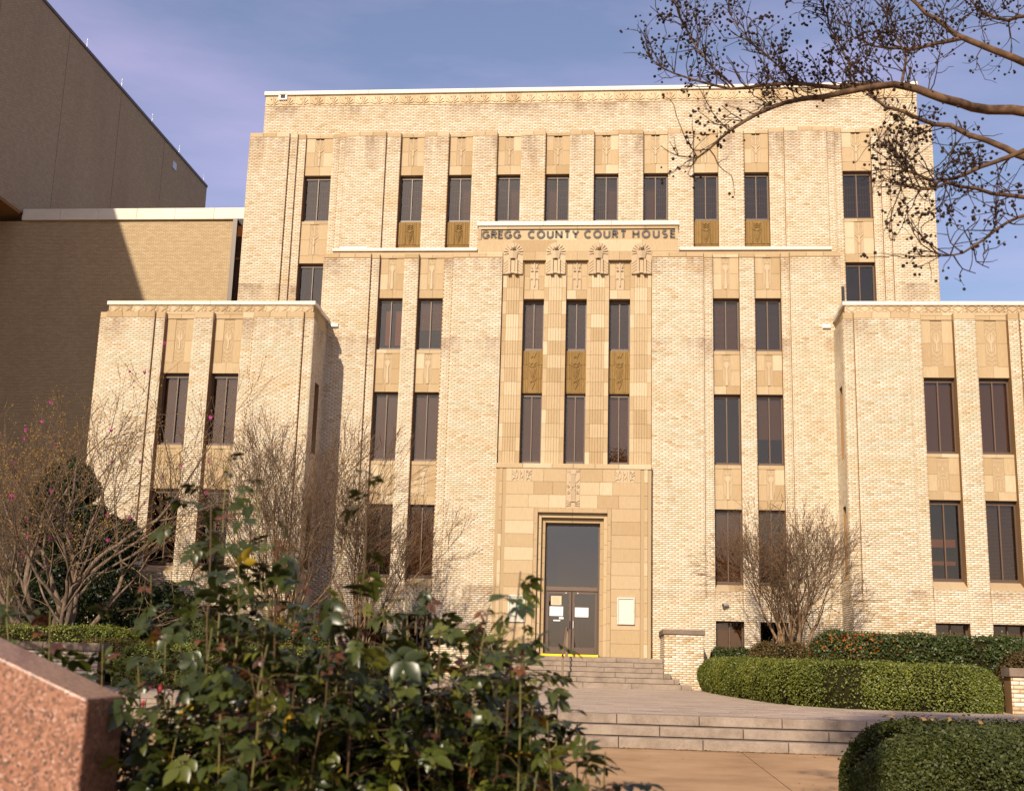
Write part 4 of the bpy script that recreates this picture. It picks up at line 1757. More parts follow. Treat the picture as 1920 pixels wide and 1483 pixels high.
for k in range(12):
    y0 = 6+68.2*k/12
    MB().box(-30, XT+.06, y0+.01, y0+68.2/12-.01, ZT1+.002, ZT1+.16).obj('roof_edge', M_frame, AN)
MB().box(-52, -44, 6, YC-.01, 0, ZT0-.01).obj('tower_support', M_annex, AN)
for k in range(5):
    yy = (55.5, 60, 64.5, 69, 73.6)[k]
    V, Q = tubes([(np.array([(XT-.05, yy, ZT1+.1), (XT-.05, yy, ZT1+.75)]), [.016, .008])], 5)
    mobj('lightning_rod', fast_mesh('lightning_rod', V, Q, M_alu), (0, 0, 0), AN)
for yj in (47, 53.5, 60, 66.5):
    MB().box(XT-.05, XT+.004, yj-.02, yj+.02, ZT0+.12, ZT1-.02).obj('movement_joint', M_capstone, AN)
MB().box(XT-.05, XT+.05, 68.0, 68.6, 30.4, 30.85).obj('roof_drain', M_alu, AN)
# glazed slot between annex and courthouse
xg = at(444, 470, YC-.3).x
b = MB()
b.box(xg-.30, xg-.10, YC-.25, YC-.02, 4, zr-.02)
sl_o = b.obj('slot_frame', M_frame, AN)
MB().box(xg-.12, xg+2.2, YC-.06, YC-.03, 4, zr-.02).obj('slot_back', M_interior, AN)
for k, zz in enumerate((12.2, 14.6, 16.2, 18.6, 19.7)):
    MB().box(xg-.1, xg+1.6, YC-.15, YC-.061, zz, zz+(.12, .16, .4, .10, .5)[k]).obj('slot_rail', M_shade2 if k in (2, 4) else M_mull, AN)
MB().box(xg-.1, xg+1.6, YC-.22, YC-.215, 4, zr-.02).obj('slot_pane', M_glass, AN)

# ------------------------------------------------------------------ hedges


def hedge(name, label, cat, path, w, h, mat, n, leaf, seed, z_of=None, group=None, lump=.06, extra=None, power=.42):
    rng = np.random.default_rng(seed)
    P = np.array(path, float)
    seg = np.linalg.norm(np.diff(P, axis=0), axis=1)
    S = np.concatenate([[0], np.cumsum(seg)])
    Lt = S[-1]

    def surf(s, th, inset=0.0):
        s = np.asarray(s)
        x = np.interp(s, S, P[:, 0])
        y = np.interp(s, S, P[:, 1])
        e = 1e-2*Lt
        tx = np.interp(np.minimum(s+e, Lt), S, P[:, 0])-np.interp(np.maximum(s-e, 0), S, P[:, 0])
        ty = np.interp(np.minimum(s+e, Lt), S, P[:, 1])-np.interp(np.maximum(s-e, 0), S, P[:, 1])
        tl = np.hypot(tx, ty)+1e-9
        nx_, ny_ = -ty/tl, tx/tl
        end = np.clip(np.minimum(s, Lt-s)/(w*.9), 0, 1)
        k = (1-(1-end)**2.2)**.5
        c, sn = np.cos(th), np.sin(th)
        off = w*np.sign(c)*np.abs(c)**power*k
        zz = h*np.abs(sn)**power*(.35+.65*k)
        lum = lump*(np.sin(x*3.1+y*1.7+seed)*np.cos(y*2.3-x*.9)+.6*np.sin(x*6.3+zz*5)+.5*np.cos(y*5.9+zz*4))
        tuck = .74+.26*np.clip(zz/(h*.55), 0, 1)**.7
        off = off*(1+lum-inset)*tuck
        zz = zz*(1+.45*lum-inset)
        zb = z_of if isinstance(z_of, (int, float)) else np.array([z_of(a, b_) for a, b_ in zip(np.atleast_1d(x), np.atleast_1d(y))])
        return np.stack([x+nx_*off, y+ny_*off, zb+zz], -1)
    e = empty(name, (P[:, 0].mean(), P[:, 1].mean(), z_of if isinstance(z_of, (int, float)) else .6), label, cat, group)
    ns, nth = max(10, int(Lt/.35)), 18
    s, th = np.meshgrid(np.linspace(0.001, Lt-.001, ns), np.linspace(0, math.pi, nth), indexing='ij')
    G = surf(s.ravel(), th.ravel(), .10)
    q = []
    for i in range(ns-1):
        for j in range(nth-1):
            q.append((i*nth+j, i*nth+j+1, (i+1)*nth+j+1, (i+1)*nth+j))
    mobj('branch_core', fast_mesh('branch_core', G, q, M_core, smooth=True), (0, 0, 0), e)
    s = rng.uniform(0, Lt, n)
    eo = w*1.1*rng.random(n)**1.8
    s = np.where(rng.random(n) < min(.45, 3.2*w/Lt), np.where(rng.random(n) < .5, eo, Lt-eo), s)
    s = np.clip(s, .002, Lt-.002)
    th = rng.uniform(0.0, math.pi, n)
    low = rng.random(n) < .45
    zf = rng.random(n)**(1/power)*1.2
    th = np.where(low, np.where(rng.random(n) < .5, np.minimum(zf, 1.5), math.pi-np.minimum(zf, 1.5)), th)
    p = surf(s, th)
    p2 = surf(s, th, .05)
    N_ = p-p2
    N_ /= np.linalg.norm(N_, axis=1)[:, None]+1e-9
    p = p + N_*rng.normal(-.015, .022, n)[:, None]*(leaf/.04)**.5
    shoot = rng.random(n) < .03
    p = p + (N_+np.array([0, 0, .5]))*(np.abs(rng.normal(0, .035, n))*shoot)[:, None]
    keep = rng.random(n) > .55*np.clip(np.sin(p[:, 0]*4.3+p[:, 2]*5.1+seed)*np.cos(p[:, 1]*3.7-p[:, 2]*6.3)*np.sin(p[:, 0]*1.9+seed)*2.2-.55, 0, 1)
    p, N_ = p[keep], N_[keep]
    n = len(p)
    V, Q = leaf_quads(p, N_, leaf, rng, .6, .62)
    t = np.clip(rng.normal(.5, .22, n)+.12*np.sin(p[:, 0]*2.1+seed)*np.cos(p[:, 1]*1.9), 0, 1)
    o = mobj('foliage', fast_mesh('foliage', V, Q, mat, t), (0, 0, 0), e)
    tag(o, kind='stuff')
    if extra:
        extra(e, surf, Lt, rng)
    return e


zL = lambda x, y: land_z(y)-.02
MIR = lambda L: [(2*X0-x, y) for x, y in L]
R1 = [(2.95, 36.6), (3.15, 34.2), (3.6, 30.5), (4.15, 27.8), (4.9, 26.75), (6.2, 26.55), (7.85, 26.6)]
hedge('clipped_hedge', 'long rounded bright green hedge curving along the right of the landing', 'hedge', R1, .82, .98, M_hedge, 78000, .05, 21, zL, 'long landing hedges', .045, None, .62)
hedge('clipped_hedge', 'long rounded green hedge behind the roses, left of the landing', 'hedge', MIR(R1), .82, .98, M_hedge, 48000, .055, 22, zL, 'long landing hedges', .045, None, .62)


def berries(e, surf, Lt, rng):
    n = 420
    s = rng.normal(Lt*.18, Lt*.12, n)
    s = np.clip(s, .1, Lt-.1)
    th = rng.uniform(.15, 1.1, n)
    th = np.where(rng.random(n) < .5, th, math.pi-th)
    p = surf(s, th, -.02)
    V, Q = leaf_quads(p, np.tile([0, -1, .3], (n, 1)), .068, rng, .6, .5)
    o = mobj('red_leaves', fast_mesh('red_leaves', V, Q, M_berry, rng.random(n)), (0, 0, 0), e)
    tag(o, kind='stuff')


bed = lambda x, y: .55 + .85*min(1, max(0, (y-26.2)/9)) - .05
hedge('berry_hedge', 'tall dark hedge with a red-orange patch at right behind the long hedge', 'hedge', [(4.7, 32.0), (6.5, 31.6), (8.6, 31.4), (10.2, 31.6)], .85, 1.22, M_hedge_dark, 26000, .075, 23, bed, None, .06, berries)
hedge('bronze_hedge', 'small bronze-brown mound hedge between the right stair pier and berry hedge', 'hedge', [(3.35, 33.4), (4.2, 33.3), (5.2, 33.4)], .65, .78, M_hedge_brown, 9000, .06, 24, bed, None, .05)
hedge('dark_shrub', 'low dark green shrub row under the right basement window', 'shrub', [(2.75, 38.6), (3.5, 38.5), (4.2, 38.6)], .40, .72, M_hedge_dark, 3500, .08, 25, 1.15, None, .12)
hedge('bronze_hedge', 'brownish hedge top above the right planter wall', 'hedge', [(8.3, 28.3), (10.5, 28.2), (13, 28.3)], .8, 1.18, M_hedge_brown, 12000, .06, 26, .65, None, .05)
hedge('clipped_hedge', 'yellow-green hedge above the left planter wall under the magnolia', 'hedge', [(-17.5, 29.0), (-14.5, 29.1), (-11.6, 29.0)], .9, 1.10, M_hedge, 16000, .06, 27, .75, None, .05)
hedge('berry_hedge', 'dark speckled hedge with orange leaves left of the entrance behind roses', 'hedge', MIR([(4.2, 32.0), (6.0, 31.6), (8.2, 31.6)]), .8, 1.10, M_hedge_dark, 15000, .075, 28, bed, None, .06, berries)
hedge('bronze_hedge', 'low russet hedge mound in the shade of the left bed', 'hedge', [(-12.6, 27.9), (-11.4, 27.9), (-10.6, 28.0)], .5, .95, M_hedge_brown, 4500, .055, 29, .6, None, .05)
hedge('box_hedge', 'nearest dark clipped hedge filling the bottom right corner', 'hedge', [(1.98, 11.3), (3.6, 11.5), (6.0, 11.7), (8.2, 11.9)], 1.15, .93, M_hedge_near, 110000, .034, 30, 0.0, None, .05, None, .45)

# evergreen shrub behind the magnolia
rng = np.random.default_rng(77)
e = empty('holly_shrub', (-15.3, 35.2, 1.3), 'dark evergreen holly standing behind the magnolia at left', 'shrub')
blobs = [(-16.8, 35.2, 3.0, 1.2), (-16.2, 35.3, 4.6, 1.1), (-16.7, 35.2, 6.0, .9), (-15.0, 35.2, 2.6, 1.2), (-13.4, 34.6, 2.2, 1.0), (-17.2, 35.3, 5.0, .8), (-15.1, 35.3, 4.4, .8), (-12.4, 34.2, 1.9, .8)]
Pp, Nn = [], []
for bx_, by_, bz_, br_ in blobs:
    n = int(7000*br_)
    d = rng.normal(0, 1, (n, 3))
    d /= np.linalg.norm(d, axis=1)[:, None]
    rad = br_*(.55+.45*rng.random(n)**.5)*(1+.16*np.sin(d[:, 0]*7+bx_)*np.cos(d[:, 2]*6))
    Pp.append(np.array([bx_, by_, bz_])+d*rad[:, None]*np.array([1, .8, 1.05]))
    Nn.append(d)
Pp, Nn = np.concatenate(Pp), np.concatenate(Nn)
ok = Pp[:, 2] > .9
V, Q = leaf_quads(Pp[ok], Nn[ok], .13, rng, .5, .7)
tag(mobj('crown', fast_mesh('crown', V, Q, M_holly, rng.random(ok.sum())), (0, 0, 0), e), kind='stuff')
V, Q = tubes([(np.array([(-15.3, 35.3, .9), (-15.4, 35.3, 3), (-15.7, 35.3, 6)]), [.14, .1, .04]), (np.array([(-14.9, 35.2, .9), (-14.2, 35.1, 2.4), (-13.4, 34.9, 3.2)]), [.1, .07, .03])], 7)
mobj('trunk', fast_mesh('trunk', V, Q, M_bark_m), (0, 0, 0), e)

# ------------------------------------------------------------------ bare trees


def grow(rng, p, d, L, r, lvl, cfg, out, tips):
    n = max(3, int(L/cfg['seg']))
    pts = [np.array(p, float)]
    rad = [r]
    d = np.array(d, float)
    for i in range(n):
        d = d + rng.normal(0, cfg['wander'], 3) + np.array([0, 0, cfg['up']*(1 if lvl < cfg['lv'] else .4)])
        d /= np.linalg.norm(d)
        pts.append(pts[-1]+d*L/n)
        rad.append(r*(1-(1-cfg['taper'])*(i+1)/n))
    out.setdefault(lvl, []).append((np.array(pts), np.array(rad)))
    if lvl == 0:
        tips.append((pts[-1], d.copy()))
        if n > 2:
            tips.append((pts[-2], d.copy()))
        return
    k = rng.integers(cfg['kids'][0], cfg['kids'][1]+1)
    for c in range(k):
        f = 1.0 if c == 0 else rng.uniform(cfg['from'], 1.0)
        i = min(n, max(1, int(round(f*n))))
        a = rng.normal(0, 1, 3)
        a -= d*(a @ d)
        a /= np.linalg.norm(a)+1e-9
        dd = np.gradient(np.array(pts), axis=0)[i]
        dd /= np.linalg.norm(dd)+1e-9
        ang = math.radians(rng.uniform(*cfg['ang']))*(.5 if c == 0 else 1)
        nd = dd*math.cos(ang)+a*math.sin(ang)
        grow(rng, pts[i], nd, L*rng.uniform(*cfg['lr']), max(cfg['rmin'], rad[i]*(.82 if c == 0 else cfg['rr'])), lvl-1, cfg, out, tips)


def pods_mesh(name, P, r, rng, mat):
    P = np.asarray(P)
    n = len(P)
    g_ = (1+5**.5)/2
    base = np.array([(-1, g_, 0), (1, g_, 0), (-1, -g_, 0), (1, -g_, 0), (0, -1, g_), (0, 1, g_), (0, -1, -g_), (0, 1, -g_), (g_, 0, -1), (g_, 0, 1), (-g_, 0, -1), (-g_, 0, 1)])/(1+g_*g_)**.5
    s = r*rng.uniform(.7, 1.3, n)
    V = (P[:, None]+base[None]*s[:, None, None]).reshape(-1, 3)
    tri = np.array([(0, 11, 5), (0, 5, 1), (0, 1, 7), (0, 7, 10), (0, 10, 11), (1, 5, 9), (5, 11, 4), (11, 10, 2), (10, 7, 6), (7, 1, 8),
                    (3, 9, 4), (3, 4, 2), (3, 2, 6), (3, 6, 8), (3, 8, 9), (4, 9, 5), (2, 4, 11), (6, 2, 10), (8, 6, 7), (9, 8, 1)])
    Q = (np.arange(n)[:, None, None]*12+tri[None]).reshape(-1, 3)
    return fast_mesh(name, V, Q, mat)


def bare_tree(name, label, base, stems, cfg, seed, bark, twig, group=None, sides=(7, 5, 4, 4, 3, 3)):
    rng = np.random.default_rng(seed)
    e = empty(name, base, label, 'tree', group)
    out, tips = {}, []
    for (dx, dy, ang, L, r) in stems:
        a = math.radians(ang)
        az = math.atan2(dy, dx)
        d = (math.sin(a)*math.cos(az), math.sin(a)*math.sin(az), math.cos(a))
        p = np.array(base)+np.array([dx, dy, 0])*cfg['foot']
        grow(rng, p, d, L, r, cfg['lv'], cfg, out, tips)
    top = cfg['lv']
    V, Q = tubes(out[top], sides[0])
    mobj('trunk', fast_mesh('trunk', V, Q, bark, smooth=True), (0, 0, 0), e)
    if top-1 in out:
        V, Q = tubes(out[top-1], sides[1])
        mobj('limbs', fast_mesh('limbs', V, Q, bark, smooth=True), (0, 0, 0), e)
    rest_ = [p for l in range(0, top-1) for p in out.get(l, [])]
    V, Q = tubes(rest_, 3)
    o = mobj('crown', fast_mesh('crown', V, Q, twig), (0, 0, 0), e)
    tag(o, kind='stuff')
    return e, tips, rng


# saucer magnolia
mcfg = dict(lv=5, seg=.28, wander=.12, up=.045, taper=.62, kids=(3, 3), ang=(18, 50), lr=(.58, .82), rr=.62, rmin=.0065, foot=.22)
mcfg['from'] = .35
stems = [(-1, .1, 36, 2.4, .085), (-.8, -.5, 22, 2.6, .10), (-.3, .5, 12, 2.95, .10), (.1, -.5, 8, 3.0, .11), (.5, .3, 20, 2.95, .10), (.9, -.4, 32, 2.6, .10), (1.2, .2, 44, 2.5, .085), (1.0, .6, 55, 2.2, .07), (-.4, -.9, 40, 2.1, .07), (.6, -.9, 40, 2.1, .07), (-1.1, -.3, 52, 1.9, .06)]
e, tips, rng = bare_tree('magnolia_tree', 'many-stemmed magnolia with yellow buds and few magenta blooms at left', (-14.9, 31.5, 1.15), stems, mcfg, 8, M_bark_m, M_twig_m)
tp = np.array([t[0] for t in tips])
bl_ = []
o = mobj('bud_tips', pods_mesh('bud_tips', tp[rng.random(len(tp)) < .75]+rng.normal(0, .01, (1, 3)), .017, rng, M_mbud), (0, 0, 0), e)
tag(o, kind='stuff')
fm_ = MB()
for k in range(6):
    a = 2*math.pi*k/6
    x, y = math.cos(a), math.sin(a)
    fm_.v += [(0, 0, 0), (x*.035-y*.018, y*.035+x*.018, .05), (x*.042, y*.042, .105), (x*.035+y*.018, y*.035-x*.018, .05)]
    n = len(fm_.v)
    fm_.f.append((n-4, n-1, n-2, n-3))
fme = fm_.mesh('flower', M_petal)
sel = tp[(tp[:, 2] > 3.4)]
for p in sel[rng.choice(len(sel), 46, replace=False)]:
    mobj('flower', fme, tuple(p), e, (rng.uniform(-.4, .4), rng.uniform(-.4, .4), rng.uniform(0, 6)), (.85+.3*rng.random(),)*3)

ccfg = dict(lv=5, seg=.30, wander=.085, up=.045, taper=.6, kids=(2, 4), ang=(12, 38), lr=(.60, .80), rr=.66, rmin=.0058, foot=.16)
ccfg['from'] = .4


def crape_stems(rng_, n, spread, L, r):
    return [(math.cos(2*math.pi*i/n)*rng_.uniform(.3, 1), math.sin(2*math.pi*i/n)*rng_.uniform(.3, 1), rng_.uniform(.15, 1)*spread, L*rng_.uniform(.85, 1.1), r*rng_.uniform(.7, 1.1)) for i in range(n)]


ccr = dict(ccfg, up=.012, ang=(14, 44))
for (lab, base, n, spread, L, r, seed) in (
        ('bare crape myrtle with upright twigs in front of the left wing corner', (-9.8, 34.9, 1.2), 13, 24, 2.45, .055, 31),
        ('smaller bare crape myrtle beside the left mid windows', (-7.7, 36.2, 1.2), 10, 28, 2.0, .048, 32),
        ('bare vase-shaped crape myrtle in front of the right windows', (4.95, 36.3, 1.3), 13, 28, 1.72, .055, 38)):
    rq = random.Random(seed)
    e, tips, rng = bare_tree('crape_myrtle', lab, base, crape_stems(rq, n, spread, L, r), ccr if seed == 38 else ccfg, seed, M_bark_c, M_twig, 'bare crape myrtles by the facade')
    tp = np.array([t[0] for t in tips])
    m_ = rng.random(len(tp)) < .45
    o = mobj('seed_heads', pods_mesh('seed_heads', tp[m_], .013, rng, M_podlt), (0, 0, 0), e)
    tag(o, kind='stuff')

# overhanging crape myrtle at upper right, its trunk stands right of the frame
rng = np.random.default_rng(3)
e = empty('crape_myrtle', (4.6, 8.2, 0), 'near dark crape myrtle boughs hung with seed pods at upper right', 'tree')
boughs = [
    ([(1935, 212), (1850, 206), (1790, 192), (1735, 172), (1690, 160), (1640, 165), (1560, 178), (1500, 188), (1455, 197), (1400, 226), (1350, 262), (1308, 296)], 7.4, 6.9, .034, .006),
    ([(1690, 160), (1630, 158), (1560, 166), (1500, 156), (1440, 156), (1380, 168), (1320, 158), (1265, 140), (1222, 112)], 7.25, 7.5, .019, .004),
    ([(1930, 122), (1865, 96), (1805, 72), (1762, 42), (1720, 14), (1690, -25)], 7.6, 8.2, .026, .010),
    ([(1805, 72), (1745, 84), (1690, 92), (1640, 88), (1600, 70)], 7.7, 7.4, .016, .004),
    ([(1935, 300), (1880, 276), (1800, 246), (1735, 228), (1665, 203), (1630, 174)], 7.0, 7.25, .022, .008),
    ([(1935, 276), (1860, 306), (1795, 330), (1760, 345), (1705, 322), (1688, 300)], 6.9, 6.4, .015, .004),
    ([(1935, 372), (1855, 358), (1785, 346), (1742, 352), (1718, 358), (1692, 344)], 6.6, 6.3, .013, .003),
    ([(1935, 400), (1880, 420), (1832, 458), (1792, 483), (1764, 480)], 6.5, 6.2, .010, .003),
    ([(1500, 156), (1440, 110), (1400, 70), (1370, 30)], 7.4, 7.7, .008, .003),
    ([(1380, 168), (1330, 120), (1300, 80), (1275, 35)], 7.4, 7.3, .008, .003),
    ([(1600, 168), (1590, 110), (1560, 60), (1545, 15)], 7.3, 7.7, .009, .003),
    ([(1690, 160), (1700, 100), (1670, 50), (1660, 5)], 7.3, 7.8, .010, .003),
    ([(1930, 30), (1880, 40), (1840, 20), (1800, -20)], 8.0, 8.4, .014, .006),
]
paths, twigs, podp = [], [], []
ends = []


def sm(P, n):
    P = np.array(P, float)
    t = np.linspace(0, len(P)-1, n)
    return np.stack([np.interp(t, np.arange(len(P)), P[:, k]) for k in range(P.shape[1])], 1)


def pods_at(p, d, k):
    for _ in range(k):
        podp.append(p+rng.normal(0, .022, 3)+d*rng.uniform(-.03, .05))


def twig(p, d, L, r, depth):
    n = 4
    pts = [p]
    for i in range(n):
        d = d+rng.normal(0, .22, 3)+np.array([0, 0, .05])
        d /= np.linalg.norm(d)
        pts.append(pts[-1]+d*L/n)
    twigs.append((np.array(pts), np.linspace(r, r*.55, n+1)))
    if depth > 0:
        for _ in range(rng.integers(2, 4)):
            i = rng.integers(1, n+1)
            a = rng.normal(0, 1, 3)
            nd = d*.8+a*.55
            nd /= np.linalg.norm(nd)
            twig(pts[i], nd, L*rng.uniform(.45, .75), r*.7, depth-1)
    else:
        if rng.random() < .62:
            pods_at(pts[-1], d, rng.integers(1, 6))
        if rng.random() < .3:
            pods_at(pts[2], d, 1)


for bi, (pix, ya, yb_, ra, rb) in enumerate(boughs):
    n = len(pix)
    W3 = np.array([at(px_, py_, ya+(yb_-ya)*i/(n-1)+.10*math.sin(i*1.9+bi)) for i, (px_, py_) in enumerate(pix)])
    W3 = sm(W3, n*2)
    W3[1:-1] += rng.normal(0, .006, (len(W3)-2, 3))
    paths.append((W3, np.linspace(ra, rb, len(W3))))
    if pix[0][0] > 1900:
        ends.append((W3[0], ra))
    dens = {0: 2, 1: 3, 2: 2, 3: 3, 4: 2, 5: 3, 6: 2, 7: 2}.get(bi, 3)
    start = len(W3)//4 if bi in (0, 2, 4) else 1
    for i in range(start, len(W3)):
        for _ in range(dens if rng.random() < .85 else dens-1):
            T = W3[min(i+1, len(W3)-1)]-W3[max(i-1, 0)]
            T /= np.linalg.norm(T)+1e-9
            upb = .9 if bi in (0, 1, 3, 8, 9, 10, 11) else .1
            if bi == 0 and i > len(W3)*.75:
                upb = .5
            d = T*.5+rng.normal(0, .55, 3)+np.array([-.1, 0, upb])
            d /= np.linalg.norm(d)
            twig(W3[i], d, rng.uniform(.12, .31), .0040, 1 if rng.random() < .75 else 2)
    d = W3[-1]-W3[-2]
    d /= np.linalg.norm(d)
    for _ in range(3):
        twig(W3[-1], d+rng.normal(0, .2, 3), .14, .003, 1)
hub = np.array([4.45, 8.1, 2.7])
tr = [(np.array([(4.65, 8.2, -.05), (4.60, 8.2, .8), (4.5, 8.15, 1.8), hub]), [.17, .14, .125, .12])]
for p, r_ in ends:
    mid = (hub+p)/2+np.array([.15, 0, .25])
    tr.append((np.array([hub-[0, 0, .15], hub*.75+mid*.25, mid, mid*.4+p*.6, p]), [max(.05, r_*1.9), max(.045, r_*1.7), r_*1.4, r_*1.15, r_]))
# the rest of its crown, to the right of and above the frame
tc_ = dict(lv=3, seg=.3, wander=.10, up=.05, taper=.6, kids=(2, 4), ang=(18, 45), lr=(.6, .85), rr=.6, rmin=.004, foot=0)
tc_['from'] = .4
go, gt = {}, []
for dd in ((.7, .1, .8), (.8, .5, .9), (.9, -.1, .7)):
    grow(rng, hub, np.array(dd)/np.linalg.norm(dd), 1.5, .06, 3, tc_, go, gt)
tr += go[3]
for l in (0, 1, 2):
    twigs += go.get(l, [])
for p_, d_ in gt:
    pods_at(p_, d_, 2)
V, Q = tubes(tr, 9)
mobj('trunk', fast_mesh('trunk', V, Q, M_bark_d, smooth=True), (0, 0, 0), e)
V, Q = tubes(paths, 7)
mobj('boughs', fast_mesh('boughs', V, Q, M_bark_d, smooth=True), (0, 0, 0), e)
V, Q = tubes(twigs, 4)
tag(mobj('crown', fast_mesh('crown', V, Q, M_twig_d), (0, 0, 0), e), kind='stuff')
tag(mobj('seed_pods', pods_mesh('seed_pods', podp, .0092, rng, M_pod), (0, 0, 0), e), kind='stuff')

# ------------------------------------------------------------------ granite marker
z_e = 1.268
b = MB()
gx1 = -1.232
slope = .40
pk = -2.15
prof = [(-3.05, 0), (gx1, 0), (gx1, z_e), (pk, z_e+(gx1-pk)*slope), (-3.05, z_e+.02)]
b.prism(prof, 2.80, 3.02)
me = b.mesh('granite_marker', M_granite)
o = mobj('granite_marker', me)
md = o.modifiers.new('edge', 'BEVEL')
md.width = .007
md.segments = 2
md.limit_method = 'ANGLE'
tag(o, 'speckled rose granite monument with sloped top at lower left', 'monument')

# ------------------------------------------------------------------ roses


def leaflet(b, ox, oz, dx, dz, L, w, droop):
    """leaflet lying in local x (along) / y (across), z up"""
    d = Vector((dx, dz)).normalized()
    n = Vector((-d.y, d.x))
    st_ = [(0, .06), (.2, .72), (.45, 1), (.72, .72), (1.0, .02)]
    k0 = len(b.v)
    for t, ww_ in st_:
        cx_ = Vector((ox, oz))+d*L*t
        z = -droop*t*t*L
        for sg in (-1, 0, 1):
            p = cx_+n*sg*ww_*w*.5
            b.v.append((p.x, p.y, z+(.12*w*ww_ if sg else -.02*w)))
    for i in range(4):
        for c in range(2):
            q = k0+i*3+c
            b.f.append((q, q+3, q+4, q+1))


def compound(seed, mat, size=1.0, nl=5):
    rq = random.Random(seed)
    b = MB()
    rach = .062*size
    b.v += [(0, -.0012, 0), (0, .0012, 0), (rach, .0008, -.004), (rach, -.0008, -.004)]
    b.f.append((0, 1, 2, 3))
    leaflet(b, rach, 0, 1, rq.uniform(-.15, .15), .058*size*rq.uniform(.9, 1.1), .036*size, rq.uniform(.1, .5))
    for k, t in enumerate(((.88, 1), (.45, .78))[: (nl-1)//2]):
        for sg in (-1, 1):
            leaflet(b, rach*t[0], sg*.001, .45+rq.uniform(-.1, .1), sg*1.0, .050*size*t[1]*rq.uniform(.85, 1.1), .032*size*t[1], rq.uniform(.1, .6))
    return b.mesh('leaf', mat, True)


leaf_meshes = [compound(i, M_rose, .70+.08*(i % 4)) for i in range(10)]
leaf_y = [compound(20+i, M_rose_y, .68, 3 if i == 0 else 5) for i in range(2)]
leaf_r = [compound(30+i, M_rose_r, .62) for i in range(3)]

rng = np.random.default_rng(12)
# cane tips in the photograph (px, py) with the distance of the bush they grow from
bushes = [
    ('rose bush nearest the granite monument with yellowing lower leaves', 3.35, [(258, 1235), (300, 1300), (350, 1120), (275, 1075), (330, 1380), (395, 1180), (250, 1330), (310, 1200), (15, 1085), (95, 1150), (190, 1215), (370, 1290), (290, 1440), (345, 1440)]),
    ('tall rose bush with the highest canes left of centre', 3.2, [(432, 850), (400, 935), (480, 905), (520, 1000), (455, 1050), (560, 1060), (505, 1130), (420, 1190), (590, 1130), (470, 1250), (545, 1210), (410, 1330), (500, 1360), (580, 1290), (450, 1430), (540, 1440), (440, 1120), (615, 1200)]),
    ('dense rose bush whose thin cane crosses the mid-left window', 3.3, [(690, 890), (720, 1075), (640, 1110), (700, 1130), (760, 1120), (800, 1085), (660, 1200), (740, 1200), (620, 1290), (700, 1290), (770, 1270), (650, 1390), (720, 1400), (790, 1360), (680, 1180), (820, 1180), (600, 1400), (745, 1330)]),
    ('rose bush reaching up beside the entrance steps', 3.4, [(972, 1075), (905, 1130), (860, 1160), (940, 1170), (985, 1155), (880, 1240), (950, 1250), (830, 1290), (900, 1330), (960, 1310), (850, 1400), (930, 1400), (975, 1190), (900, 1200), (870, 1330), (985, 1235), (810, 1440), (900, 1450), (960, 1390)]),
    ('short rose sprigs rising at the bottom centre', 3.1, [(1045, 1328), (1020, 1345), (1000, 1400), (1110, 1390), (1085, 1395), (1135, 1400), (1060, 1460), (1010, 1450), (1100, 1450), (980, 1440)]),
]
MX = Matrix.Identity(4)
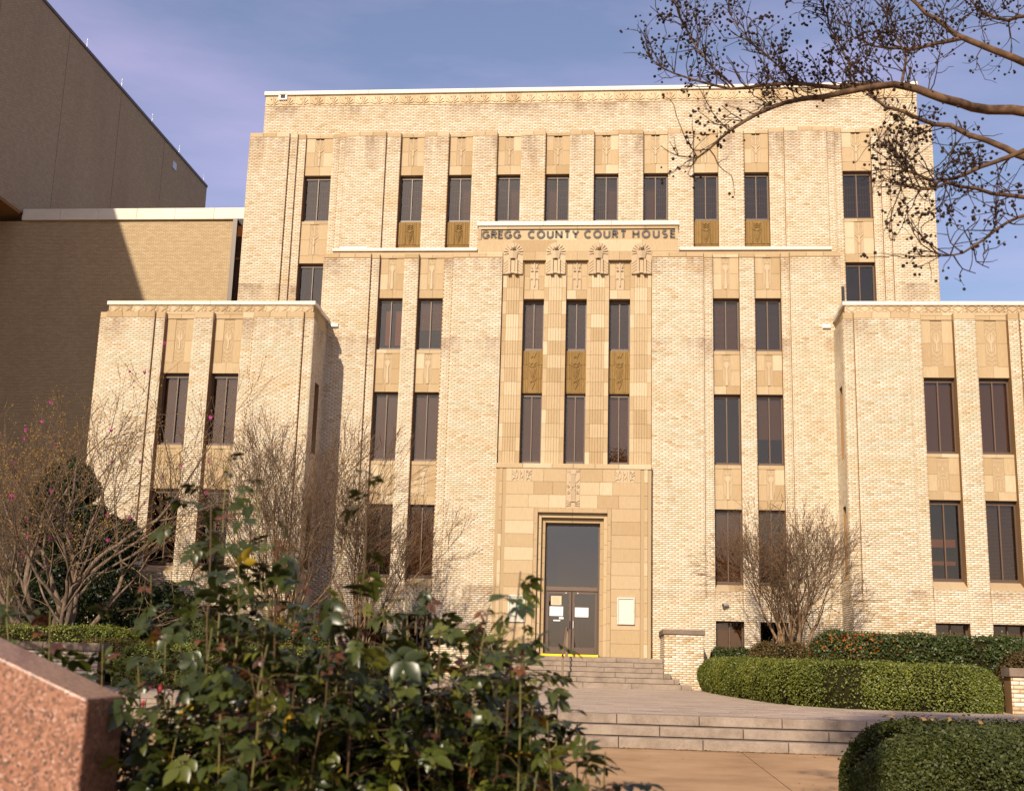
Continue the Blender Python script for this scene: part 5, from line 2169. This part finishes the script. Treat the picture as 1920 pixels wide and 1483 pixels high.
for bi, (lab, YB, tipsr) in enumerate(bushes):
    ctr = at(np.mean([t[0] for t in tipsr]), 1400, YB)
    e = empty('rose_bush', (ctr.x, YB, 0.0), lab, 'rose bush', 'roses in the foreground bed')
    canes, canes2, buds, leaves = [], [], [], []
    x_lo, x_hi = min(t[0] for t in tipsr if t[0] > 200)-15, max(t[0] for t in tipsr)+15
    more = []
    for _ in range((12, 27, 30, 28, 4)[bi]):
        qx = rng.uniform(x_lo, x_hi)
        near = sorted(tipsr, key=lambda t: abs(t[0]-qx))[:4]
        top_y = max((1290, 1195, 1180, 1190, 1410)[bi], min(n_[1] for n_ in near)+40)
        more.append((qx, rng.uniform(top_y, 1500)))
    for (px_, py_) in tipsr+more:
        y = YB+rng.uniform(-.35, .45)
        tip = np.array(at(px_, py_, y))
        base = np.array([ctr.x+(tip[0]-ctr.x)*.6+rng.uniform(-.08, .08), YB+(y-YB)*.4, 0.0])
        k = 12
        t = np.linspace(0, 1, k)
        bend = rng.normal(0, .035, 3)
        pts = base[None]*(1-t)[:, None]+tip[None]*t[:, None]+np.sin(t*math.pi)[:, None]*bend[None]
        pts += rng.normal(0, .006, pts.shape)
        (canes if rng.random() < .6 else canes2).append((pts, np.linspace(.0052, .0018, k)))
        # leaves on the upper part of the cane
        zlo = max(.62, tip[2]-1.0)
        length = max(.2, tip[2]-zlo)
        nn = int(length/.021)
        tall = py_ < 1060
        for q in range(nn):
            z = tip[2]-length*(q+rng.random())/nn
            f = (z-base[2])/(tip[2]-base[2]+1e-6)
            f = min(.995, max(.02, f))
            if tall and z > at(px_, 1120, y).z and rng.random() < .30:
                continue
            p = np.array([np.interp(f, t, pts[:, c]) for c in range(3)])
            ang = rng.uniform(0, 2*math.pi)
            r_ = rng.random()
            top = (tip[2]-z) < .10
            if r_ < .032 and not top:
                me = leaf_y[rng.integers(len(leaf_y))]
            elif r_ < (.30 if top else .07):
                me = leaf_r[rng.integers(len(leaf_r))]
            else:
                me = leaf_meshes[rng.integers(len(leaf_meshes))]
            sc_ = rng.uniform(.75, 1.2)*(.8 if top else 1)*(1.05 if tall and z > at(px_, 1120, y).z else 1)
            # short side stem carries some leaves away from the cane
            out = rng.uniform(.0, .11) if not top else 0
            p2 = p+np.array([math.cos(ang)*out, math.sin(ang)*out, rng.uniform(-.01, .05) if out > .02 else 0])
            if out > .03:
                canes2.append((np.array([p, (p+p2)/2+[0, 0, .008], p2]), [.0014, .0012, .0010]))
            leaves.append((float(p2[1]), me, tuple(p2), (rng.normal(0, .5), rng.normal(.15, .5), ang), sc_))
        if rng.random() < .03:
            buds.append(tip+np.array([0, 0, .012]))
    leaves = [l for l in leaves if l[2][2] > .85]
    leaves.sort(key=lambda l: l[0])
    for (_, me, p, ro, sc_) in leaves[:298]:
        mobj('leaf', me, p, e, ro, (sc_,)*3)
    groups = {}
    for (_, me, p, ro, sc_) in leaves[298:]:
        M4 = Matrix.LocRotScale(Vector(p), __import__('mathutils').Euler(ro), Vector((sc_,)*3))
        groups.setdefault(me.materials[0].name, []).append((me, np.array(M4)))
    for mn, items in groups.items():
        VV, QQ, nb = [], [], 0
        for me, M4 in items:
            co = np.empty(len(me.vertices)*3, np.float32)
            me.vertices.foreach_get('co', co)
            co = co.reshape(-1, 3) @ M4[:3, :3].T+M4[:3, 3]
            qi = np.empty(len(me.loops), np.int32)
            me.loops.foreach_get('vertex_index', qi)
            VV.append(co)
            QQ.append(qi.reshape(-1, 4)+nb)
            nb += len(co)
        tag(mobj('inner_leaves', fast_mesh('inner_leaves', np.concatenate(VV), np.concatenate(QQ), bpy.data.materials[mn], smooth=True), (0, 0, 0), e), kind='stuff')
    V, Q = tubes(canes, 6)
    mobj('canes', fast_mesh('canes', V, Q, M_cane, smooth=True), (0, 0, 0), e)
    V, Q = tubes(canes2, 5)
    mobj('red_canes', fast_mesh('red_canes', V, Q, M_cane2, smooth=True), (0, 0, 0), e)
    for p in buds:
        b = MB().lathe([(.001, -.010), (.005, -.004), (.006, .004), (.002, .012)], 8)
        b.obj('bud', M_bud, e, tuple(p), True)
bedo = MB().box(-4.5, .75, 2.2, 4.6, -.05, .05).obj('rose_bed', M_soil)
tag(bedo, kind='structure')

# fallen leaves at the foot of the front steps
rng = np.random.default_rng(44)
n = 520
xx = rng.uniform(-6, 4.2, n)
yy = 20.34-np.abs(rng.normal(0, .06, n))
far = rng.random(n) < .12
yy = np.where(far, rng.uniform(13.5, 20.2, n), yy)
V, Q = leaf_quads(np.stack([xx, yy, np.full(n, .012)], 1), np.tile([0, 0, 1.], (n, 1)), .05, rng, .6, .25)
o = mobj('leaf_litter', fast_mesh('leaf_litter', V, Q, M_dry, rng.random(n)))
tag(o, 'dry brown leaves scattered along the foot of the front steps', 'leaves', None, 'stuff')

# dry leaves caught on top of the near hedge
rng = np.random.default_rng(45)
n = 40
V, Q = leaf_quads(np.stack([rng.uniform(2.4, 5.8, n), rng.uniform(10.6, 12.3, n), rng.uniform(.93, .975, n)], 1), np.tile([0, -.2, 1.], (n, 1)), .075, rng, .6, .35)
o = mobj('leaf_litter', fast_mesh('leaf_litter', V, Q, M_dry, rng.random(n)))
tag(o, 'dry tan leaves caught on top of the nearest hedge at bottom right', 'leaves', None, 'stuff')

# trees just outside the frame that shade the left bed, the near hedge and the right of the landing
rng = np.random.default_rng(123)
for lab, bx_, by_, tr_h, rad_t, crowns in (
        ('evergreen just left of the frame shading the left planter wall', -13.2, 17.0, 4.6, .22, [(-13.2, 17.0, 5.6, 2.3), (-12.6, 17.6, 4.3, 1.6), (-14.4, 16.6, 4.6, 1.8), (-15.6, 17.2, 5.2, 2.0)]),
        ('tall slender tree behind the photographer casting shade on the near hedge', -.95, -1.7, 13.0, .19, [(-.8, -1.6, 13.2, 1.5), (-.1, -1.2, 14.4, 1.6), (.9, -1.0, 13.6, 1.5), (1.8, -1.2, 14.2, 1.3)])):
    e = empty('shade_tree', (bx_, by_, 0), lab, 'tree')
    V, Q = tubes([(np.array([(bx_, by_, -.05), (bx_+.05, by_, tr_h*.4), (bx_, by_, tr_h*.8), (crowns[0][0], crowns[0][1], tr_h)]), [rad_t*1.2, rad_t, rad_t*.8, rad_t*.4])], 9)
    mobj('trunk', fast_mesh('trunk', V, Q, M_bark_m), (0, 0, 0), e)
    PP, NN = [], []
    for cx_, cy_, cz_, cr_ in crowns:
        n = int(1500*cr_)
        d = rng.normal(0, 1, (n, 3))
        d /= np.linalg.norm(d, axis=1)[:, None]
        PP.append(np.array([cx_, cy_, cz_])+d*(cr_*rng.uniform(.3, 1, n)*(1+.2*np.sin(d[:, 0]*7)*np.cos(d[:, 2]*5)))[:, None])
        NN.append(d)
    PP, NN = np.concatenate(PP), np.concatenate(NN)
    V, Q = leaf_quads(PP, NN, .17, rng, .55, .7)
    tag(mobj('crown', fast_mesh('crown', V, Q, M_holly, rng.random(len(PP))), (0, 0, 0), e), kind='stuff')

# trees across the street behind the photographer: seen only mirrored in the glass
rng = np.random.default_rng(99)
for lab, bx_, by_, hh in (('dark leafy tree mirrored in the entrance glass', -9.5, -34, 7.5), ('leafy tree mirrored in the right wing windows', 14, -40, 8.5)):
    e = empty('street_tree', (bx_, by_, 0), lab, 'tree', 'trees mirrored in the windows')
    V, Q = tubes([(np.array([(bx_, by_, -.05), (bx_+.1, by_, 2.2), (bx_, by_, hh*.7)]), [.3, .24, .08])], 8)
    mobj('trunk', fast_mesh('trunk', V, Q, M_bark_m), (0, 0, 0), e)
    n = 5000
    d = rng.normal(0, 1, (n, 3))
    d /= np.linalg.norm(d, axis=1)[:, None]
    rad = (1+.25*np.sin(d[:, 0]*6)*np.cos(d[:, 2]*5))*rng.uniform(.55, 1, n)
    P = np.array([bx_, by_, hh*.62])+d*rad[:, None]*np.array([2.9, 2.9, hh*.36])
    V, Q = leaf_quads(P, d, .34, rng, .55, .7)
    tag(mobj('crown', fast_mesh('crown', V, Q, M_holly, rng.random(n)), (0, 0, 0), e), kind='stuff')
